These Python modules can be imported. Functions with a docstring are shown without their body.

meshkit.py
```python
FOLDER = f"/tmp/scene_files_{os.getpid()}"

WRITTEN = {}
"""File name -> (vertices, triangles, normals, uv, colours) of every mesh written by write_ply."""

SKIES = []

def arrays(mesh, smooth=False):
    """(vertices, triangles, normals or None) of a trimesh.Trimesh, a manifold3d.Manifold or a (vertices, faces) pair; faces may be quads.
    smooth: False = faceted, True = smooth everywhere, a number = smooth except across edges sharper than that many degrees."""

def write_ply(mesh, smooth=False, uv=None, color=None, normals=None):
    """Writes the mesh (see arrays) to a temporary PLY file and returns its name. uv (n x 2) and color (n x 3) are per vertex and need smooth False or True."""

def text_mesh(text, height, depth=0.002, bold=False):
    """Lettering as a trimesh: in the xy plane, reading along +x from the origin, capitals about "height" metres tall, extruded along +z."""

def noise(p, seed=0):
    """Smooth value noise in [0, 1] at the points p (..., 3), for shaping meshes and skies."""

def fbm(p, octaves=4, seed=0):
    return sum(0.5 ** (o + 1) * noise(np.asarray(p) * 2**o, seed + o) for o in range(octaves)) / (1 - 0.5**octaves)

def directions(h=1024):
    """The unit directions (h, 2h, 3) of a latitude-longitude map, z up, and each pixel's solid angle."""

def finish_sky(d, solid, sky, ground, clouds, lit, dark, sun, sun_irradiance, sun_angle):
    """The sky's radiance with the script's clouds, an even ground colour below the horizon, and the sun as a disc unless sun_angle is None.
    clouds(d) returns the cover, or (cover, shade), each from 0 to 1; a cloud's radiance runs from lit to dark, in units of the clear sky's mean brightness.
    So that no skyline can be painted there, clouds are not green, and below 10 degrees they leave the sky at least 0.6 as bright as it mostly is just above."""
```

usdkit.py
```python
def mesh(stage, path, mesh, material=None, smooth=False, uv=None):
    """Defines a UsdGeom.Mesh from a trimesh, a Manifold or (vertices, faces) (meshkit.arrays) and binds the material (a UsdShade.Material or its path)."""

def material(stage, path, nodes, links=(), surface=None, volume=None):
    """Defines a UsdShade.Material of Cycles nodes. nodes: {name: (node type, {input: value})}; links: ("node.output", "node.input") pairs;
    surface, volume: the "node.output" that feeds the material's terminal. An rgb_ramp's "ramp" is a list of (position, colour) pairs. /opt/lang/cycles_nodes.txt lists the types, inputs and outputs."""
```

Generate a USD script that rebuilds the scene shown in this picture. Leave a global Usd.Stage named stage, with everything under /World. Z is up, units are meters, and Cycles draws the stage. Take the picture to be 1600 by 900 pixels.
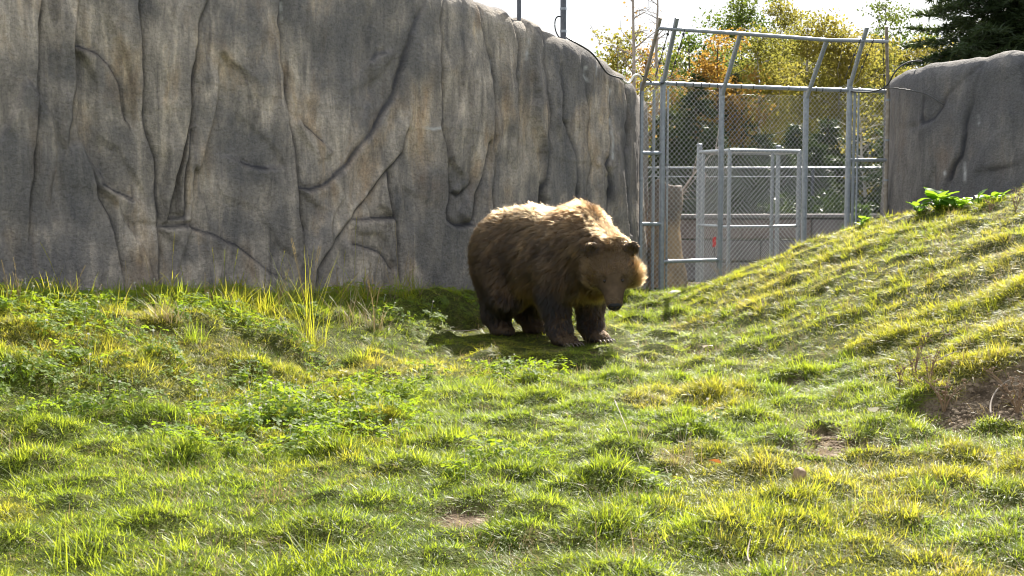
import math, random
import numpy as np, trimesh
import usdkit, meshkit
from pxr import Usd, UsdGeom, UsdLux, UsdShade, Gf, Sdf, Vt
from scipy.spatial import cKDTree
from scipy.ndimage import map_coordinates, gaussian_filter

RNG = np.random.default_rng(7)
random.seed(7)
stage = Usd.Stage.CreateInMemory()
UsdGeom.SetStageUpAxis(stage, 'Z'); UsdGeom.SetStageMetersPerUnit(stage, 1.0)
UsdGeom.Xform.Define(stage, '/World'); UsdGeom.Scope.Define(stage, '/World/Looks')

# ------------------------------------------------------------------ camera, sky, sun, exposure
EYE, FPX, HOR = 1.45, 2000.0, 286.0            # eye height, focal length and horizon in pixels of the 1600 px photograph
PITCH = math.atan((450 - HOR) / FPX)
cam = UsdGeom.Camera.Define(stage, '/World/camera')
cam.CreateHorizontalApertureAttr(36.0); cam.CreateVerticalApertureAttr(20.25)
cam.CreateFocalLengthAttr(36.0 * FPX / 1600.0); cam.CreateClippingRangeAttr((0.1, 3000.0))
cam.CreateFStopAttr(7.0); cam.CreateFocusDistanceAttr(11.0)
cam.CreateExposureAttr(1.55)
cam.AddTranslateOp().Set(Gf.Vec3d(0, 0, EYE)); cam.AddRotateXOp().Set(90.0 - math.degrees(PITCH))
SUN_AZ, SUN_EL = math.radians(21), math.radians(41)
SUN = np.array([math.sin(SUN_AZ) * math.cos(SUN_EL), math.cos(SUN_AZ) * math.cos(SUN_EL), math.sin(SUN_EL)])
sun = UsdLux.DistantLight.Define(stage, '/World/sun')
sun.CreateIntensityAttr(1.25); sun.CreateAngleAttr(0.5); sun.CreateColorAttr(Gf.Vec3f(1.0, 0.93, 0.82)); sun.CreateNormalizeAttr(True)
sun.AddRotateZOp().Set(-math.degrees(SUN_AZ)); sun.AddRotateXOp().Set(-(90 - math.degrees(SUN_EL)))
sky_mat = usdkit.material(stage, '/World/Looks/sky_air', {
    's': ('sky_texture', dict(sky_type='single_scattering', sun_disc=False, sun_elevation=SUN_EL, sun_rotation=SUN_AZ, air_density=1.0, aerosol_density=2.0, ozone_density=1.0)),
    'tc': ('texture_coordinate', {}), 'mp': ('mapping', dict(scale=(1.6, 1.6, 4.5))),
    'n': ('noise_texture', dict(scale=2.1, detail=6.0, roughness=0.55)),
    'r': ('rgb_ramp', dict(ramp=[(0.30, (0.45, 0.45, 0.45)), (0.58, (0.96, 0.96, 0.96))])),
    'm': ('mix', dict(color2=(5.3, 5.5, 5.75))),
    'b': ('background_shader', dict(strength=0.07))},
    [('tc.generated', 'mp.vector'), ('mp.vector', 'n.vector'), ('n.fac', 'r.fac'), ('r.color', 'm.fac'), ('s.color', 'm.color1'), ('m.color', 'b.color')], surface='b.background')
dome = UsdLux.DomeLight.Define(stage, '/World/sky'); dome.CreateIntensityAttr(1.0)
UsdShade.MaterialBindingAPI.Apply(dome.GetPrim()).Bind(sky_mat)

# ------------------------------------------------------------------ helpers
def at(px, py, Y):
    """The point at depth Y that stands at pixel (px, py) of the photograph; used once to survey the place."""
    c, s = math.cos(PITCH), math.sin(PITCH)
    u, v = (np.asarray(px, float) - 800) / FPX, -(np.asarray(py, float) - 450) / FPX
    dy, dz = c + v * s, -s + v * c
    t = Y / dy
    return np.stack(np.broadcast_arrays(u * t, Y, EYE + dz * t), -1)
def proj(P):
    P = np.asarray(P, float); c, s = math.cos(PITCH), math.sin(PITCH)
    x, y, z = P[..., 0], P[..., 1], P[..., 2] - EYE
    dep, up = y * c - z * s, y * s + z * c
    return 800 + FPX * x / dep, 450 - FPX * up / dep
def ss(a, b, x):
    t = np.clip((np.asarray(x, float) - a) / (b - a), 0, 1); return t * t * (3 - 2 * t)

used = {}
def path_for(name, parent):
    base = str(parent.GetPath()) if parent is not None else '/World'
    k = (base, name); n = used.get(k, -1) + 1; used[k] = n
    return f'{base}/{name}' + (f'_{n:03d}' if n else '')
def tag(p, label=None, cat=None, group=None, kind=None):
    for k, v in (('label', label), ('category', cat), ('group', group), ('kind', kind)):
        if v: p.SetCustomDataByKey(k, v)
    return p
def thing(name, label, cat, loc=(0, 0, 0), rotz=0.0, group=None):
    x = UsdGeom.Xform.Define(stage, path_for(name, None))
    x.AddTranslateOp().Set(Gf.Vec3d(*map(float, loc)))
    if rotz: x.AddRotateZOp().Set(math.degrees(rotz))
    return tag(x.GetPrim(), label, cat, group)
def obj(name, mesh, material, parent=None, smooth=False, pv=None):
    m = usdkit.mesh(stage, path_for(name, parent), mesh, material, smooth=smooth)
    if pv is not None:
        for k, a in pv.items():
            UsdGeom.PrimvarsAPI(m).CreatePrimvar(k, Sdf.ValueTypeNames.Float3Array if np.ndim(a) == 2 else Sdf.ValueTypeNames.FloatArray, 'vertex').Set(
                Vt.Vec3fArray.FromNumpy(np.asarray(a, np.float32)) if np.ndim(a) == 2 else Vt.FloatArray.FromNumpy(np.asarray(a, np.float32)))
    return m.GetPrim()
def dup(src, loc, rotz, label, cat, group=None, scale=(1, 1, 1)):
    name = src.GetName().split('_0')[0]
    x = UsdGeom.Xform.Define(stage, path_for(name, None))
    x.GetPrim().GetReferences().AddInternalReference(src.GetPath())
    x.ClearXformOpOrder()
    x.MakeMatrixXform().Set(Gf.Matrix4d(*[float(v) for v in mat4(loc, rotz, scale).T.ravel()]))
    x.GetPrim().SetInstanceable(True)
    tag(x.GetPrim(), label, cat)
    if group: x.GetPrim().SetCustomDataByKey('group', group)
    return x.GetPrim()
def mat4(loc, rz, scale=(1, 1, 1)):
    c, s = math.cos(rz), math.sin(rz)
    M = np.array([[c, -s, 0, 0], [s, c, 0, 0], [0, 0, 1, 0], [0, 0, 0, 1.0]]) @ np.diag([*scale, 1.0])
    M[:3, 3] = loc
    return M
def cat(ms):
    vs, fs, n = [], [], 0
    for v, f in ms:
        vs.append(np.asarray(v, float)); fs.append(np.asarray(f) + n); n += len(v)
    return np.vstack(vs), np.vstack(fs)
def tube(pts, r, sides=8, cap=True):
    """A round tube along pts; r a number or one per point."""
    P = np.asarray(pts, float); n = len(P); R = np.broadcast_to(np.asarray(r, float), (n,))
    T = np.gradient(P, axis=0); T /= np.linalg.norm(T, axis=1, keepdims=True) + 1e-12
    ref = np.array([0, 0, 1.0]) if abs(T[:, 2]).mean() < 0.8 else np.array([1.0, 0, 0])
    A = np.cross(T, ref); A /= np.linalg.norm(A, axis=1, keepdims=True) + 1e-12; B = np.cross(T, A)
    a = np.arange(sides) / sides * 2 * math.pi
    V = P[:, None] + R[:, None, None] * (np.cos(a)[None, :, None] * A[:, None] + np.sin(a)[None, :, None] * B[:, None])
    i, j = np.meshgrid(np.arange(n - 1), np.arange(sides), indexing='ij'); j2 = (j + 1) % sides
    q = np.stack([i * sides + j, i * sides + j2, (i + 1) * sides + j2, (i + 1) * sides + j], -1).reshape(-1, 4)
    V = V.reshape(-1, 3); F = np.vstack([q[:, [0, 1, 2]], q[:, [0, 2, 3]]])
    if cap:
        V = np.vstack([V, P[:1], P[-1:]]); k = len(V)
        F = np.vstack([F, [[k - 2, (s + 1) % sides, s] for s in range(sides)], [[k - 1, (n - 1) * sides + s, (n - 1) * sides + (s + 1) % sides] for s in range(sides)]])
    return V, F
def box(c, size, rz=0.0, ch=0.0):
    m = trimesh.creation.box(size)
    if ch:
        import manifold3d
        sx, sy, sz = np.array(size) / 2 - ch
        pts = [(a * sx + (ch if k == 0 else 0) * a, b * sy + (ch if k == 1 else 0) * b, d * sz + (ch if k == 2 else 0) * d) for a in (-1, 1) for b in (-1, 1) for d in (-1, 1) for k in range(3)]
        m = trimesh.convex.convex_hull(np.array(pts))
    v = np.array(m.vertices); cc, s = math.cos(rz), math.sin(rz)
    v = v @ np.array([[cc, s, 0], [-s, cc, 0], [0, 0, 1]]) + np.asarray(c)
    return v, np.array(m.faces)
def spline(pts, n):
    from scipy.interpolate import CubicSpline
    P = np.asarray(pts, float); d = np.r_[0, np.cumsum(np.linalg.norm(np.diff(P, axis=0), axis=1))]
    return CubicSpline(d, P)(np.linspace(0, d[-1], n))

# ------------------------------------------------------------------ materials
def M(name, nodes, links, surface='p.BSDF', **k): return usdkit.material(stage, '/World/Looks/' + name, nodes, links, surface=surface, **k)
def foliage(name, cols, trans, rough=0.45, scale=0.8, tmix=0.45, rnd=True):
    """Leaves: colour from a ramp over the instance's random number and place; part of the light passes through."""
    return M(name, {
        'oi': ('object_info', {}), 'g': ('geometry', {}), 'n': ('noise_texture', dict(scale=scale, detail=3.0)),
        'ri': ('math', dict(math_type='multiply', value2=0.45)), 'isl': ('math', dict(math_type='multiply', value2=0.35)), 'a': ('math', dict(math_type='add')),
        'nn': ('math', dict(math_type='multiply', value2=0.9)), 'a2': ('math', dict(math_type='add')), 'sub': ('math', dict(math_type='subtract', value2=0.35)),
        'c': ('rgb_ramp', dict(ramp=cols)), 't': ('rgb_ramp', dict(ramp=trans)),
        'p': ('principled_bsdf', dict(roughness=rough, specular_ior_level=0.28)), 'tr': ('translucent_bsdf', {}), 'mx': ('mix_closure', dict(fac=tmix))},
        [('oi.random' if rnd else 'g.random_per_island', 'ri.value1'), ('g.random_per_island', 'isl.value1'), ('ri.value', 'a.value1'), ('isl.value', 'a.value2'), ('g.position', 'n.vector'), ('n.fac', 'nn.value1'),
         ('a.value', 'a2.value1'), ('nn.value', 'a2.value2'), ('a2.value', 'sub.value1'), ('sub.value', 'c.fac'), ('sub.value', 't.fac'),
         ('c.color', 'p.base_color'), ('t.color', 'tr.color'), ('p.BSDF', 'mx.closure1'), ('tr.BSDF', 'mx.closure2')], surface='mx.closure')
grass_mat = foliage('grass_blade', [(0.0, (0.065, 0.125, 0.015)), (0.5, (0.135, 0.185, 0.022)), (0.87, (0.22, 0.23, 0.035)), (1.0, (0.32, 0.26, 0.09))],
                    [(0.0, (0.30, 0.44, 0.022)), (0.5, (0.50, 0.58, 0.042)), (0.85, (0.62, 0.58, 0.07)), (1.0, (0.62, 0.48, 0.14))], rough=0.42, scale=0.55, tmix=0.55)
mound_grass_mat = foliage('mound_grass_blade', [(0.0, (0.08, 0.13, 0.02)), (0.4, (0.15, 0.17, 0.03)), (0.7, (0.22, 0.19, 0.055)), (1.0, (0.30, 0.20, 0.09))],
                    [(0.0, (0.41, 0.50, 0.028)), (0.4, (0.60, 0.58, 0.045)), (0.7, (0.68, 0.57, 0.08)), (1.0, (0.62, 0.43, 0.13))], rough=0.42, scale=0.7, tmix=0.55)
straw_mat = foliage('straw', [(0.0, (0.22, 0.17, 0.09)), (1.0, (0.42, 0.34, 0.20))], [(0.0, (0.30, 0.22, 0.10)), (1.0, (0.45, 0.36, 0.18))], rough=0.4, tmix=0.35)
clover_mat = foliage('clover_leaf', [(0.0, (0.07, 0.13, 0.02)), (1.0, (0.15, 0.20, 0.03))], [(0.0, (0.30, 0.46, 0.025)), (1.0, (0.50, 0.58, 0.03))], rough=0.6, tmix=0.45)
burdock_mat = foliage('broad_leaf', [(0.0, (0.05, 0.14, 0.02)), (1.0, (0.10, 0.20, 0.03))], [(0.0, (0.30, 0.50, 0.03)), (1.0, (0.42, 0.58, 0.05))], tmix=0.5)
yellow_leaf = foliage('yellow_leaf', [(0.0, (0.14, 0.125, 0.03)), (0.5, (0.26, 0.185, 0.045)), (1.0, (0.33, 0.20, 0.055))], [(0.0, (0.30, 0.30, 0.055)), (0.5, (0.54, 0.43, 0.085)), (1.0, (0.62, 0.42, 0.09))], rough=0.65, scale=0.5, tmix=0.5, rnd=False)
green_leaf = foliage('green_leaf', [(0.0, (0.05, 0.08, 0.02)), (0.6, (0.13, 0.14, 0.03)), (1.0, (0.28, 0.21, 0.04))], [(0.0, (0.13, 0.20, 0.03)), (0.6, (0.30, 0.31, 0.05)), (1.0, (0.55, 0.42, 0.06))], rough=0.65, scale=0.5, tmix=0.45, rnd=False)
orange_leaf = foliage('orange_leaf', [(0.0, (0.22, 0.13, 0.03)), (1.0, (0.36, 0.17, 0.05))], [(0.0, (0.45, 0.28, 0.05)), (1.0, (0.60, 0.28, 0.06))], scale=0.5, tmix=0.45, rnd=False)
needle_mat = foliage('conifer_needle', [(0.0, (0.038, 0.06, 0.026)), (1.0, (0.09, 0.115, 0.04))], [(0.0, (0.07, 0.11, 0.028)), (1.0, (0.17, 0.20, 0.04))], scale=1.0, tmix=0.25, rnd=False)
pine_mat = foliage('young_pine_needle', [(0.0, (0.06, 0.12, 0.03)), (1.0, (0.12, 0.19, 0.05))], [(0.0, (0.15, 0.25, 0.05)), (1.0, (0.25, 0.34, 0.08))], tmix=0.35, rnd=False)
petal_mat = foliage('clover_flower', [(0.0, (0.6, 0.58, 0.5)), (1.0, (0.8, 0.78, 0.72))], [(0.0, (0.6, 0.58, 0.5)), (1.0, (0.7, 0.68, 0.6))], tmix=0.3)
def simple(name, c1, c2, scale=6.0, rough=0.7, stretch=(1, 1, 1), bump=0.0, bscale=None, metallic=0.0, spec=0.5):
    nodes = {'tc': ('geometry', {}), 'mp': ('mapping', dict(scale=stretch)), 'n': ('noise_texture', dict(scale=scale, detail=5.0, roughness=0.6)), 'r': ('rgb_ramp', dict(ramp=[(0.3, c1), (0.7, c2)])),
             'p': ('principled_bsdf', dict(roughness=rough, metallic=metallic, specular_ior_level=spec))}
    links = [('tc.position', 'mp.vector'), ('mp.vector', 'n.vector'), ('n.fac', 'r.fac'), ('r.color', 'p.base_color')]
    if bump:
        nodes['n2'] = ('noise_texture', dict(scale=bscale or scale * 4, detail=4.0)); nodes['b'] = ('bump', dict(strength=1.0, distance=bump))
        links += [('mp.vector', 'n2.vector'), ('n2.fac', 'b.height'), ('b.normal', 'p.normal')]
    return M(name, nodes, links)
galv_mat = simple('galvanised_steel', (0.16, 0.18, 0.205), (0.28, 0.30, 0.33), scale=30, rough=0.36, metallic=0.35, bump=0.0006, bscale=90)
wire_mat = simple('galvanised_wire', (0.48, 0.49, 0.50), (0.64, 0.65, 0.66), scale=20, rough=0.4, metallic=0.3)
dark_steel = simple('dark_grey_steel', (0.05, 0.055, 0.07), (0.09, 0.095, 0.11), scale=20, rough=0.45, metallic=0.3)
rust_steel = simple('weathered_steel', (0.16, 0.13, 0.10), (0.30, 0.27, 0.24), scale=14, rough=0.5, metallic=0.5)
cable_mat = simple('black_cable', (0.012, 0.012, 0.013), (0.03, 0.03, 0.03), scale=20, rough=0.4)
white_hose = simple('pale_hose', (0.55, 0.53, 0.48), (0.7, 0.68, 0.62), scale=20, rough=0.4)
block_mats = [simple(f'block_concrete_{w}', tuple(x * .52 for x in a), tuple(x * .55 for x in b), scale=5, rough=0.9, bump=0.03, bscale=12) for w, a, b in (('rose', (0.24, 0.19, 0.18), (0.36, 0.30, 0.28)), ('grey', (0.22, 0.20, 0.20), (0.33, 0.30, 0.30)), ('dull', (0.18, 0.15, 0.145), (0.29, 0.25, 0.24)))]
birch_bark = simple('birch_bark', (0.22, 0.20, 0.17), (0.62, 0.58, 0.52), scale=5, rough=0.8, stretch=(1, 1, 2.2))
dark_bark = simple('dark_bark', (0.05, 0.04, 0.032), (0.12, 0.10, 0.08), scale=9, rough=0.9, stretch=(1, 1, 0.3), bump=0.01)
dead_wood = simple('bare_branch', (0.20, 0.16, 0.13), (0.36, 0.31, 0.27), scale=9, rough=0.8)
weed_mat = simple('dead_weed', (0.14, 0.085, 0.05), (0.26, 0.17, 0.10), scale=12, rough=0.8)
stone_mat = simple('pale_stone', (0.42, 0.41, 0.39), (0.62, 0.61, 0.58), scale=14, rough=0.8, bump=0.004)
red_mat = simple('red_plastic', (0.45, 0.02, 0.02), (0.55, 0.03, 0.03), rough=0.4)
dryleaf_mat = foliage('fallen_leaf', [(0.0, (0.35, 0.13, 0.04)), (1.0, (0.45, 0.18, 0.05))], [(0.0, (0.4, 0.15, 0.04)), (1.0, (0.5, 0.2, 0.05))], tmix=0.3)
paper_leaf = foliage('bleached_leaf', [(0.0, (0.55, 0.52, 0.46)), (1.0, (0.65, 0.62, 0.56))], [(0.0, (0.4, 0.38, 0.3)), (1.0, (0.5, 0.46, 0.4))], tmix=0.3)
def rock_material(name, tones, streak=1.0):
    """Sprayed concrete rock: warm and cool grey washes running down it, dirt in the joints (primvar joint), pitted fine relief."""
    return M(name, {
        'g': ('geometry', {}), 'at': ('attribute', dict(attribute='joint')), 'ap': ('attribute', dict(attribute='pale')),
        'm1': ('mapping', dict(scale=(1.5, 1.5, 0.62))), 'n1': ('noise_texture', dict(scale=1.7, detail=6.0, roughness=0.62, distortion=0.4)), 'r1': ('rgb_ramp', dict(ramp=tones)),
        'm2': ('mapping', dict(scale=(4.6, 4.6, 0.85))), 'n2': ('noise_texture', dict(distortion=0.8, scale=1.9, detail=5.0, roughness=0.6)), 'r2': ('rgb_ramp', dict(ramp=[(0.30, (0.42, 0.42, 0.44)), (0.45, (0.82, 0.81, 0.80)), (0.56, (1.08, 1.07, 1.05)), (0.70, (1.65, 1.58, 1.46))])),
        'x1': ('mix', dict(mix_type='multiply', fac=0.85 * streak)),
        'n3': ('noise_texture', dict(scale=0.9, detail=4.0, roughness=0.55)), 'r3': ('rgb_ramp', dict(ramp=[(0.44, (0, 0, 0)), (0.58, (0.72, 0.72, 0.72))])), 'x2': ('mix', dict(color2=(0.10, 0.10, 0.108))),
        'n4': ('noise_texture', dict(scale=38.0, detail=5.0, roughness=0.72)), 'r4': ('rgb_ramp', dict(ramp=[(0.33, (0.42, 0.42, 0.42)), (0.5, (0.95, 0.95, 0.95)), (0.66, (1.3, 1.28, 1.25))])), 'x3': ('mix', dict(mix_type='multiply', fac=0.5)),
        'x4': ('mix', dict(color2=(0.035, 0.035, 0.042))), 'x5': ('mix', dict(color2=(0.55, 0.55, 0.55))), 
        'nb': ('noise_texture', dict(scale=26.0, detail=7.0, roughness=0.68)), 'b': ('bump', dict(strength=1.0, distance=0.035)), 
        'p': ('principled_bsdf', dict(roughness=0.82, specular_ior_level=0.3))},
        [('g.position', 'm1.vector'), ('m1.vector', 'n1.vector'), ('n1.fac', 'r1.fac'), ('g.position', 'm2.vector'), ('m2.vector', 'n2.vector'), ('n2.fac', 'r2.fac'), ('r1.color', 'x1.color1'), ('r2.color', 'x1.color2'),
         ('g.position', 'n3.vector'), ('n3.fac', 'r3.fac'), ('r3.color', 'x2.fac'), ('x1.color', 'x2.color1'), ('g.position', 'n4.vector'), ('n4.fac', 'r4.fac'), ('x2.color', 'x3.color1'), ('r4.color', 'x3.color2'),
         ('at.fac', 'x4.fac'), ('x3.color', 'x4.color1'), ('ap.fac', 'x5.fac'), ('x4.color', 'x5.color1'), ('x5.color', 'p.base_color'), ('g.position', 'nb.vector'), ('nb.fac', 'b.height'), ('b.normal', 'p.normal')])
rock_mat = rock_material('sculpted_rock', [(0.30, (0.18, 0.165, 0.155)), (0.43, (0.31, 0.275, 0.238)), (0.53, (0.41, 0.358, 0.305)), (0.61, (0.40, 0.325, 0.248)), (0.72, (0.33, 0.235, 0.155)), (0.82, (0.26, 0.22, 0.19))])
rock_mat_b = rock_material('sculpted_rock_grey', [(0.3, (0.10, 0.096, 0.096)), (0.5, (0.175, 0.165, 0.16)), (0.65, (0.19, 0.163, 0.145)), (0.8, (0.16, 0.12, 0.095))], streak=0.6)
rock_mat_c = rock_material('sculpted_rock_brown', [(0.3, (0.24, 0.16, 0.10)), (0.5, (0.38, 0.27, 0.17)), (0.8, (0.46, 0.32, 0.20))], streak=0.8)

# ------------------------------------------------------------------ the left wall's line on the ground
WALL_PX = [(-900, 8.3), (-300, 9.55), (0, 10.6), (200, 11.4), (400, 12.2), (560, 13.0), (740, 14.0), (880, 15.15), (960, 16.0), (997, 16.62)]
WP = np.array([((x - 800) / FPX * d, d) for x, d in WALL_PX])
def wall_Y(X): return np.interp(X, WP[:, 0], WP[:, 1])

# ------------------------------------------------------------------ ground heights
FENCE_BACK = -0.25
def ground_base(X, Y):
    X, Y = np.asarray(X, float), np.asarray(Y, float)
    dy = wall_Y(np.minimum(X, 1.7)) - Y
    xs = [-6, -4.2, -2.4, -1.0, -0.4, 0.6, 1.67]
    zc = np.interp(X, xs, [0.66, 0.60, 0.48, 0.34, 0.25, 0.12, 0.0])
    dyc = np.interp(X, xs, [1.9, 1.8, 1.7, 0.7, 0.25, 0.1, 0.05]); wd = np.interp(X, xs, [5, 4.6, 3.8, 3.0, 1.55, 1.3, 1.3])
    t = np.clip((dyc + wd - dy) / wd, 0, 1)
    z = zc * t * t * (3 - 2 * t) - 0.14 * np.clip((dyc - dy) / np.maximum(dyc, 0.3), 0, 1) * ss(-0.2, -1.6, X)
    z = z * ss(1.9, 1.2, X)
    # mound on the right
    xt = 1.35 + 0.10 * np.clip(14.2 - Y, 0, 6.2) + np.clip(Y - 14.2, 0, 9) * 0.3 + np.clip(7.8 - Y, 0, 9) * 1.15
    d = np.clip(X - xt, 0, None)
    m = 0.5 * d * d / (d + 0.8)
    m = 1.75 * np.tanh(m / 1.75 * 1.12)
    yc = np.interp(X, [1.5, 2.25, 3.4, 4.06, 5.0, 7], [15.8, 15.5, 14.5, 14.0, 12.9, 12.0])
    e = np.clip(Y - yc, 0, None); m = np.maximum(m - 0.42 * e * e / (e + 0.5), 0)
    z = z + m * ss(1.0, 4.0, Y)
    z = z + np.where(Y > 18.5, FENCE_BACK * ss(18.5, 21.5, Y), 0)
    return z
GX0, GX1, GY0, GY1, GS = -7.5, 8.0, 3.2, 18.8, 0.035
gx, gy = np.arange(GX0, GX1, GS), np.arange(GY0, GY1, GS)
GX, GY = np.meshgrid(gx, gy, indexing='ij')
PAWS = [(0.456, 11.39), (0.757, 11.64), (-0.10, 12.17), (0.216, 12.36)]
def g_at(px, py):
    """Where the line of sight through a pixel of the photograph meets the ground (survey of the place)."""
    Ys = np.linspace(3.0, 19, 3200); P = at(px, py, Ys); k = np.argmax(P[:, 2] <= ground_base(P[:, 0], P[:, 1]))
    return np.array([P[k, 0], P[k, 1]])
# bare patches: pixel, radii in metres, turn
DIRT = [(1330, 702, .36, .30, 0.2), (1555, 610, .34, .20, 0.35), (1520, 650, .30, .13, 0.2), (1470, 640, .16, .1, 0), (1590, 640, .2, .15, 0), (1285, 680, .16, .14, 0), (1105, 549, .22, .16, 0), (905, 556, .30, .18, 0), (722, 806, .15, .16, 0), (1230, 664, .18, .14, 0), (960, 805, .10, .08, 0), (1065, 575, .1, .1, 0), (1225, 603, .2, .14, .3), (1470, 575, .2, .12, .3)]
DIRT = [(*g_at(a, b), c, d, e) for a, b, c, d, e in DIRT]
def dirt_mask(X, Y):
    out = np.zeros(np.shape(X))
    wob = meshkit.fbm(np.stack([np.asarray(X) * 5, np.asarray(Y) * 5, np.zeros(np.shape(X))], -1), 3, seed=5) - 0.5
    for cx, cy, a, b, r in DIRT:
        u, v = (X - cx) * math.cos(r) + (Y - cy) * math.sin(r), -(X - cx) * math.sin(r) + (Y - cy) * math.cos(r)
        q = np.sqrt((u / a) ** 2 + (v / b) ** 2) + wob * 1.1
        out = np.maximum(out, ss(1.15, 0.75, q))
    return out
def n3(X, Y, s, seed, oct=3): return meshkit.fbm(np.stack([X * s, Y * s, np.full(np.shape(X), seed * 3.7)], -1), oct, seed=seed) - 0.5
# tussocks: low mounds of turf, larger on the slope and strung out along it
tn = 3300
TX, TY = RNG.uniform(GX0, GX1, tn), RNG.uniform(GY0, GY1 - 1, tn)
keep = RNG.random(tn) < np.where(TX > 1.4, 0.85, np.where(TX > -0.3, 0.6, 0.42))
keep &= np.min([np.hypot(TX - a, TY - b) for a, b in PAWS], 0) > 0.35
TX, TY = TX[keep], TY[keep]; tr = RNG.uniform(0.07, 0.17, len(TX)) * np.where(TX > 1.6, 1.15, 1.0); th = tr * RNG.uniform(0.25, 0.62, len(TX)) * np.where(TX > 1.6, 0.82, 1.0)
on_mound = ground_base(TX, TY) > 0.12
bump = np.zeros_like(GX)
for x, y, r, h, om in zip(TX, TY, tr, th, on_mound & (TX > 1)):
    a, b = (2.1 * r, 0.9 * r) if om else (1.25 * r, r)
    ang = 2.55 if om else 0.0
    k = int(2.6 * max(a, b) / GS) + 1; i, j = int((x - GX0) / GS), int((y - GY0) / GS)
    sl = (slice(max(i - k, 0), i + k), slice(max(j - k, 0), j + k))
    dx, dy2 = GX[sl] - x, GY[sl] - y
    u, v = dx * math.cos(ang) + dy2 * math.sin(ang), -dx * math.sin(ang) + dy2 * math.cos(ang)
    bump[sl] = np.maximum(bump[sl], h * np.exp(-((u / a) ** 2 + (v / b) ** 2) ** 1.3))
DM = dirt_mask(GX, GY)
GZ = ground_base(GX, GY) + bump * (1 - 0.8 * DM) + 0.10 * n3(GX, GY, 0.7, 1) + 0.05 * n3(GX, GY, 3.0, 2) + 0.02 * n3(GX, GY, 11, 3) - 0.03 * DM
paw_d = np.min([np.hypot(GX - a, GY - b) for a, b in PAWS], 0)
GZ = GZ * ss(0.18, 0.6, paw_d) + (1 - ss(0.18, 0.6, paw_d)) * 0.0
def height(X, Y):
    X, Y = np.asarray(X, float), np.asarray(Y, float)
    inside = (X > GX0 + .1) & (X < GX1 - .1) & (Y > GY0 + .1) & (Y < GY1 - .1)
    z = map_coordinates(GZ, [np.atleast_1d((X - GX0) / GS), np.atleast_1d((Y - GY0) / GS)], order=1, mode='nearest').reshape(X.shape)
    return np.where(inside, z, ground_base(X, Y))
def bump_at(X, Y): return map_coordinates(bump, [(np.asarray(X) - GX0) / GS, (np.asarray(Y) - GY0) / GS], order=1, mode='nearest')
def grown(a0, step, far):
    out, s = [a0], step
    while abs(out[-1]) < far: out.append(out[-1] + s); s *= 1.35
    return np.array(out[1:])
ax = np.r_[grown(gx[0], -0.08, 900)[::-1], gx, grown(gx[-1], 0.08, 900)]
ay = np.r_[grown(gy[0], -0.08, 60)[::-1], gy, grown(gy[-1], 0.08, 1200)]
AX, AY = np.meshgrid(ax, ay, indexing='ij')
i0, j0 = np.searchsorted(ax, gx[0]), np.searchsorted(ay, gy[0])
AZ = ground_base(AX, AY)
AZ[AX > 8] = np.minimum(AZ[AX > 8], 1.7)
AZ[i0:i0 + len(gx), j0:j0 + len(gy)] = GZ
dirt_v = np.zeros_like(AX); dirt_v[i0:i0 + len(gx), j0:j0 + len(gy)] = DM
dirt_v[AY > 17.6] = 0.55
ni, nj = AX.shape
ii, jj = np.meshgrid(np.arange(ni - 1), np.arange(nj - 1), indexing='ij')
gq = np.stack([ii * nj + jj, (ii + 1) * nj + jj, (ii + 1) * nj + jj + 1, ii * nj + jj + 1], -1).reshape(-1, 4)
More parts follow.
